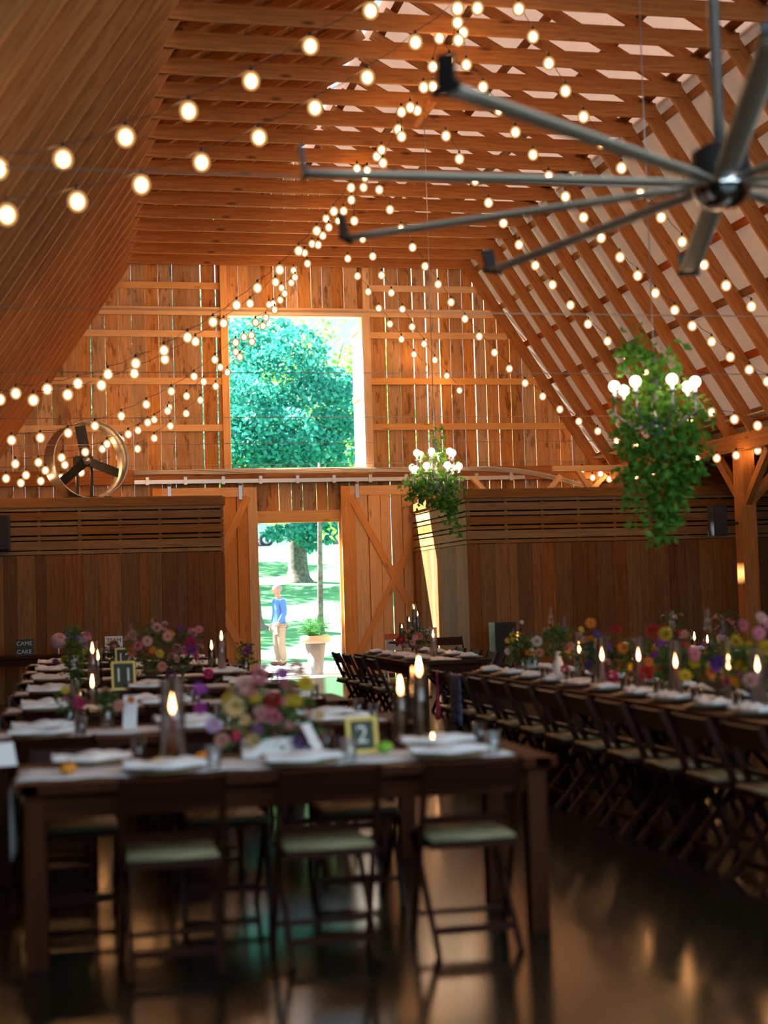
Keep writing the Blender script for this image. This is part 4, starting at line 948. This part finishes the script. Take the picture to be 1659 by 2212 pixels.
tree(tb, .36, 4.6, [blob(530, 900, 51, 1.7), blob(600, 820, 52, 1.7), blob(680, 890, 52, 1.8), blob(600, 950, 50, 1.5), blob(500, 860, 50, 1.3), blob(640, 760, 52, 1.2), blob(510, 930, 49, 1.2), blob(560, 990, 49.5, 1.2), blob(620, 990, 50, 1.1), blob(530, 760, 53, 1.3), blob(570, 720, 54, 1.2), blob(730, 960, 52, 1.3), blob(715, 830, 53, .9), blob(520, 980, 50, 1.3), blob(670, 985, 51, 1.3), blob(740, 870, 53, 1.2),
  blob(625, 1090, 52, .9, .6), blob(690, 1110, 51, 1.0, .7), blob(610, 1150, 51, .55, .6), blob(655, 1148, 50, .75, .5), blob(700, 1145, 50, .75, .6), blob(668, 1180, 50, .32, .6), blob(590, 1155, 50, .35, .6)], M_oak, 'big teal-green broadleaf tree with a thick trunk seen through window and doorway', nl=640, ls=.19, seed=5)
b2 = at(691, 1314, Z=.5); b2 = at(691, 1312, Y=39.5); b2.z = gz(39.5)
tree(b2, .085, 4.6, [blob(720, 1150, 40, .35, .7), blob(690, 1080, 40, .8)], M_ash, 'slim young tree standing right of centre in the doorway view', lean=(.02, 0), nl=160, ls=.2, seed=6, br=0)
b2 = at(540, 1312, Y=41); b2.z = gz(41)
tree(b2, .33, 3.0, [blob(440, 1120, 41, 1.0)], M_oak, 'dark tree whose flared foot shows at the left of the doorway', nl=120, ls=.25, seed=7, br=0)
for j, (u, Y, col, lb) in enumerate(((440, 80, M_oak, 'tall dark tree far behind, leftmost of the background row'), (560, 88, M_ash, 'yellow-green background tree behind the big tree, left of centre'), (650, 84, M_ash, 'yellow-green background tree straight behind the big tree'), (725, 82, M_ash, 'airy yellow-green background tree at the upper right of the window'), (820, 90, M_ash, 'background tree at the right beyond the window edge'))):
    b2 = at(u, 1150, Y=Y); b2.z = gz(Y)
    cr = [(Vector((b2.x + random.uniform(-2.2, 2.2), Y + random.uniform(-1, 1), b2.z + z)), random.uniform(1.6, 2.4), .8) for z in ((3, 4.5, 6, 7.5, 9, 10.5, 12, 13.5) if j != 3 else (3, 4.5, 6, 7.5, 9.5, 11.5))]
    tree(b2, .2, 8 if j != 3 else 10, cr, col, lb, nl=110 if j not in (2, 3) else 42, ls=.36, seed=20 + j)
for j, (x, y, r0) in enumerate(((-.1, 36.2, 2.7), (-.9, 31.8, 2.1), (-2.2, 44.0, 2.9), (0.2, 53, 2.9), (-4.8, 50, 2.4), (1.2, 62, 2.9), (-3.4, 57, 2.4))):  # unseen trees added for the shade they cast on lawn, man and urn
    tree((x - 1.2, y, gz(y)), .22, 6, [(Vector((x, y, gz(y) + 7.3)), r0, .7), (Vector((x - 2, y + .8, gz(y) + 6.6)), r0 * .8, .7), (Vector((x + .8, y + 1.6, gz(y) + 8.6)), r0 * .7, .7)], M_oak, f'unseen tree added left of the doorway view to shade the grass, {NTH[j]} from the barn', nl=170, ls=.36, seed=60 + j)
random.seed(44)
# fern in a tall urn
up2 = at(683, 1457, Z=0)
e = empty('urn_planter', up2, label='tall grey tapered urn with a pale rim standing outside the doorway', cat='planter'); kk = ppm(up2)
MB().lathe([(.13, 0), (.14, .02), (.13, .05), (.20, .60)], n=28).obj('body', noisy('grey_fibre', (.20, .22, .25), (.28, .30, .33), 5, .8), e)
MB().lathe([(.20, .60), (.285, .62), (.30, .64), (.30, .745), (.27, .75), (.25, .72), (.0005, .70)], n=28).obj('rim', mat('pale_rim', (.6, .46, .36), .7), e)
f = MB()
for k in range(70):
    a = random.uniform(0, 2 * PI); d = Vector((math.cos(a), math.sin(a), 0)); rr = random.uniform(.12, .42); hh = random.uniform(.15, .5) * (1.1 - rr)
    for s in range(12):
        t = s / 11; p = d * (rr * t + .05) + Vector((0, 0, hh * math.sin(t * 2.2)))
        for q in (-1, 1): f.leaf(p, .09 * (1 - t * .6), (Vector((-d.y, d.x, 0)) * q + d * .4).normalized(), asp=.3)
fo = f.obj('fern', M_fern, label='bushy green fern growing out of the grey urn', cat='fern'); fo.location = up2 + Vector((0, 0, .72))
# white car on the road
cq = at(520, 1170, Y=70); e = empty('car', (cq.x - .2, 71, gz(70) + .12), label='white car parked across the road beyond the lawn', cat='car')
M_car = mat('white_car_paint', (.30, .33, .37), .25); M_win = mat('car_glass', (.05, .07, .09), .1)
pr = [(-2.3, .35), (2.3, .35), (2.35, .7), (2.2, .95), (1.3, 1.08), (.6, 1.55), (-1.5, 1.6), (-2.2, 1.1), (-2.35, .8)]
m = MB(); nn = len(pr); vs = [(x, -.9, z) for x, z in pr] + [(x, .9, z) for x, z in pr]
m.add(vs, [tuple(range(nn)), tuple(range(nn, 2 * nn))[::-1]] + [(i, i + nn, (i + 1) % nn + nn, (i + 1) % nn) for i in range(nn)]); m.obj('body', M_car, e)
m = MB(); m.add([(1.2, -.91, 1.08), (.55, -.91, 1.48), (-.4, -.91, 1.52), (-.4, -.91, 1.08), (-.5, -.91, 1.08), (-.5, -.91, 1.52), (-1.4, -.91, 1.52), (-1.9, -.91, 1.1)], [(0, 1, 2, 3), (4, 5, 6, 7)]); m.obj('side_windows', M_win, e)
for x in (-1.4, 1.45):
    for y in (-.85, .85):
        wlo = MB().tube([(x, y - .1, .33), (x, y + .1, .33)], .33, 24).obj('wheel', M_black, e); MB().tube([(x, y - .11, .33), (x, y + .11, .33)], .2, 16).obj('hubcap', M_chrome, wlo)

# ------------------------------------------------------------------ the man outside
def skin_obj(name, V, E, Rr, matl, parent=None, sub=2, root=0):
    me2 = bpy.data.meshes.new(name); me2.from_pydata(V, E, []); me2.materials.append(matl); o = bpy.data.objects.new(name, me2); C.objects.link(o)
    if parent: o.parent = parent
    sk = o.modifiers.new('skin', 'SKIN'); sk.use_smooth_shade = True
    if not me2.skin_vertices: 
        bm_ctx = bpy.context.view_layer.objects; bm_ctx.active = o
    for i, r in enumerate(Rr):
        sv = me2.skin_vertices[0].data[i]; sv.radius = (r, r) if not isinstance(r, tuple) else r; sv.use_root = (i == root)
    sb = o.modifiers.new('sub', 'SUBSURF'); sb.levels = sub; sb.render_levels = sub
    return o
M_skin = mat('skin', (.36, .19, .15), .55); M_jack = noisy('blue_blazer_cloth', (.04, .13, .42), (.05, .16, .48), 40, .85); M_trou = mat('khaki_cloth', (.26, .22, .17), .9); M_hair = noisy('grey_hair', (.14, .14, .16), (.24, .24, .27), 60, .8); M_shoe = mat('brown_leather', (.08, .04, .025), .4)
mp = at(605, 1438, Z=0); man = empty('person', mp, math.radians(105), label='man in a blue blazer and khaki trousers standing outside holding white paper', cat='person')
# local frame: faces +y of the figure, x to its right
V = [(0, 0, .95), (0, -.01, 1.15), (0, -.02, 1.36), (0, 0, 1.50), (0, .02, 1.56), (0, .03, 1.64), (0, .035, 1.71),
     (.19, -.01, 1.42), (.25, -.03, 1.16), (.24, .05, .92), (.235, .09, .83),
     (-.19, -.01, 1.42), (-.25, -.03, 1.16), (-.22, .10, .94), (-.21, .15, .87),
     (.10, 0, .90), (.105, .03, .50), (.11, -.02, .09), (-.10, 0, .90), (-.11, .0, .50), (-.115, -.05, .09), (.11, .1, .045), (-.115, .07, .045)]
Ed = [(0, 1), (1, 2), (2, 3), (3, 4), (4, 5), (5, 6), (2, 7), (7, 8), (8, 9), (9, 10), (2, 11), (11, 12), (12, 13), (13, 14), (0, 15), (15, 16), (16, 17), (0, 18), (18, 19), (19, 20), (17, 21), (20, 22)]
Rr = [(.15, .11), (.14, .10), (.15, .10), .06, .06, .085, .075, .055, .042, .032, .025, .055, .042, .032, .025, .085, .06, .042, .085, .06, .042, .035, .035]
skin_obj('body', V, Ed, Rr, M_skin, man)
J = [(0, 0, .84), (0, -.01, 1.0), (0, -.015, 1.2), (0, -.02, 1.38), (0, 0, 1.485), (.20, -.01, 1.41), (.265, -.03, 1.16), (.25, .045, .93), (-.20, -.01, 1.41), (-.265, -.03, 1.16), (-.235, .095, .95)]
JE = [(0, 1), (1, 2), (2, 3), (3, 4), (3, 5), (5, 6), (6, 7), (3, 8), (8, 9), (9, 10)]
skin_obj('blazer', J, JE, [(.20, .15), (.185, .14), (.18, .135), (.185, .13), .075, .08, .066, .055, .08, .066, .055], M_jack, man, root=1)
T = [(0, 0, .93), (.10, 0, .84), (.108, .02, .50), (.112, -.02, .10), (-.10, 0, .84), (-.112, 0, .50), (-.117, -.05, .10)]
skin_obj('trousers', T, [(0, 1), (1, 2), (2, 3), (0, 4), (4, 5), (5, 6)], [(.16, .125), .11, .088, .075, .11, .088, .075], M_trou, man)
for x, y in ((.112, .03), (-.117, 0)):
    MB().ball((x, y, .05), .05, 12, 8, 1).obj('shoe', M_shoe, man).scale = (1, 1, 1)
for o in [c for c in man.children if c.name.startswith('shoe')]: o.scale = (.95, 2.3, .95)
h = MB(); h.ball((0, .015, 1.70), .105, 16, 10, 1.0); h.obj('hair', M_hair, man)
hd = MB(); hd.ball((0, .045, 1.675), .098, 16, 12, 1.18); hd.ball((0, .145, 1.665), .018, 8, 6, 1.3); hd.ball((.1, .03, 1.67), .022, 8, 6, 1.5); hd.ball((-.1, .03, 1.67), .022, 8, 6, 1.5)
hd.obj('face', M_skin, man)
def hand(x, y, z, s):
    m = MB(); m.ball((x, y, z), .035, 10, 8, 1.3)
    for k in range(4): f0 = Vector((x, y - .03 + k * .02, z - .035)); m.tube([f0, f0 + Vector((-s * .008, .004, -.035)), f0 + Vector((-s * .022, .008, -.06 + .006 * abs(k - 1.5)))], [.009, .008, .006], 6)
    m.tube([(x, y + .03, z), (x - s * .012, y + .052, z - .03), (x - s * .018, y + .058, z - .052)], [.011, .009, .007], 6); m.obj('hand', M_skin, man)
hand(.235, .09, .84, 1); hand(-.21, .155, .88, -1)
o = MB().bar((0, 0, -.09), (0, .02, .07), .13, .003, (1, 0, .2)).obj('paper', M_nap, label='folded white paper held in the hand of the man outside', cat='paper')
o.location = Matrix.Translation(mp) @ Matrix.Rotation(math.radians(105), 4, 'Z') @ Vector((-.21, .17, .79)); o.rotation_euler = (0, 0, .4)
bpy.context.view_layer.update()
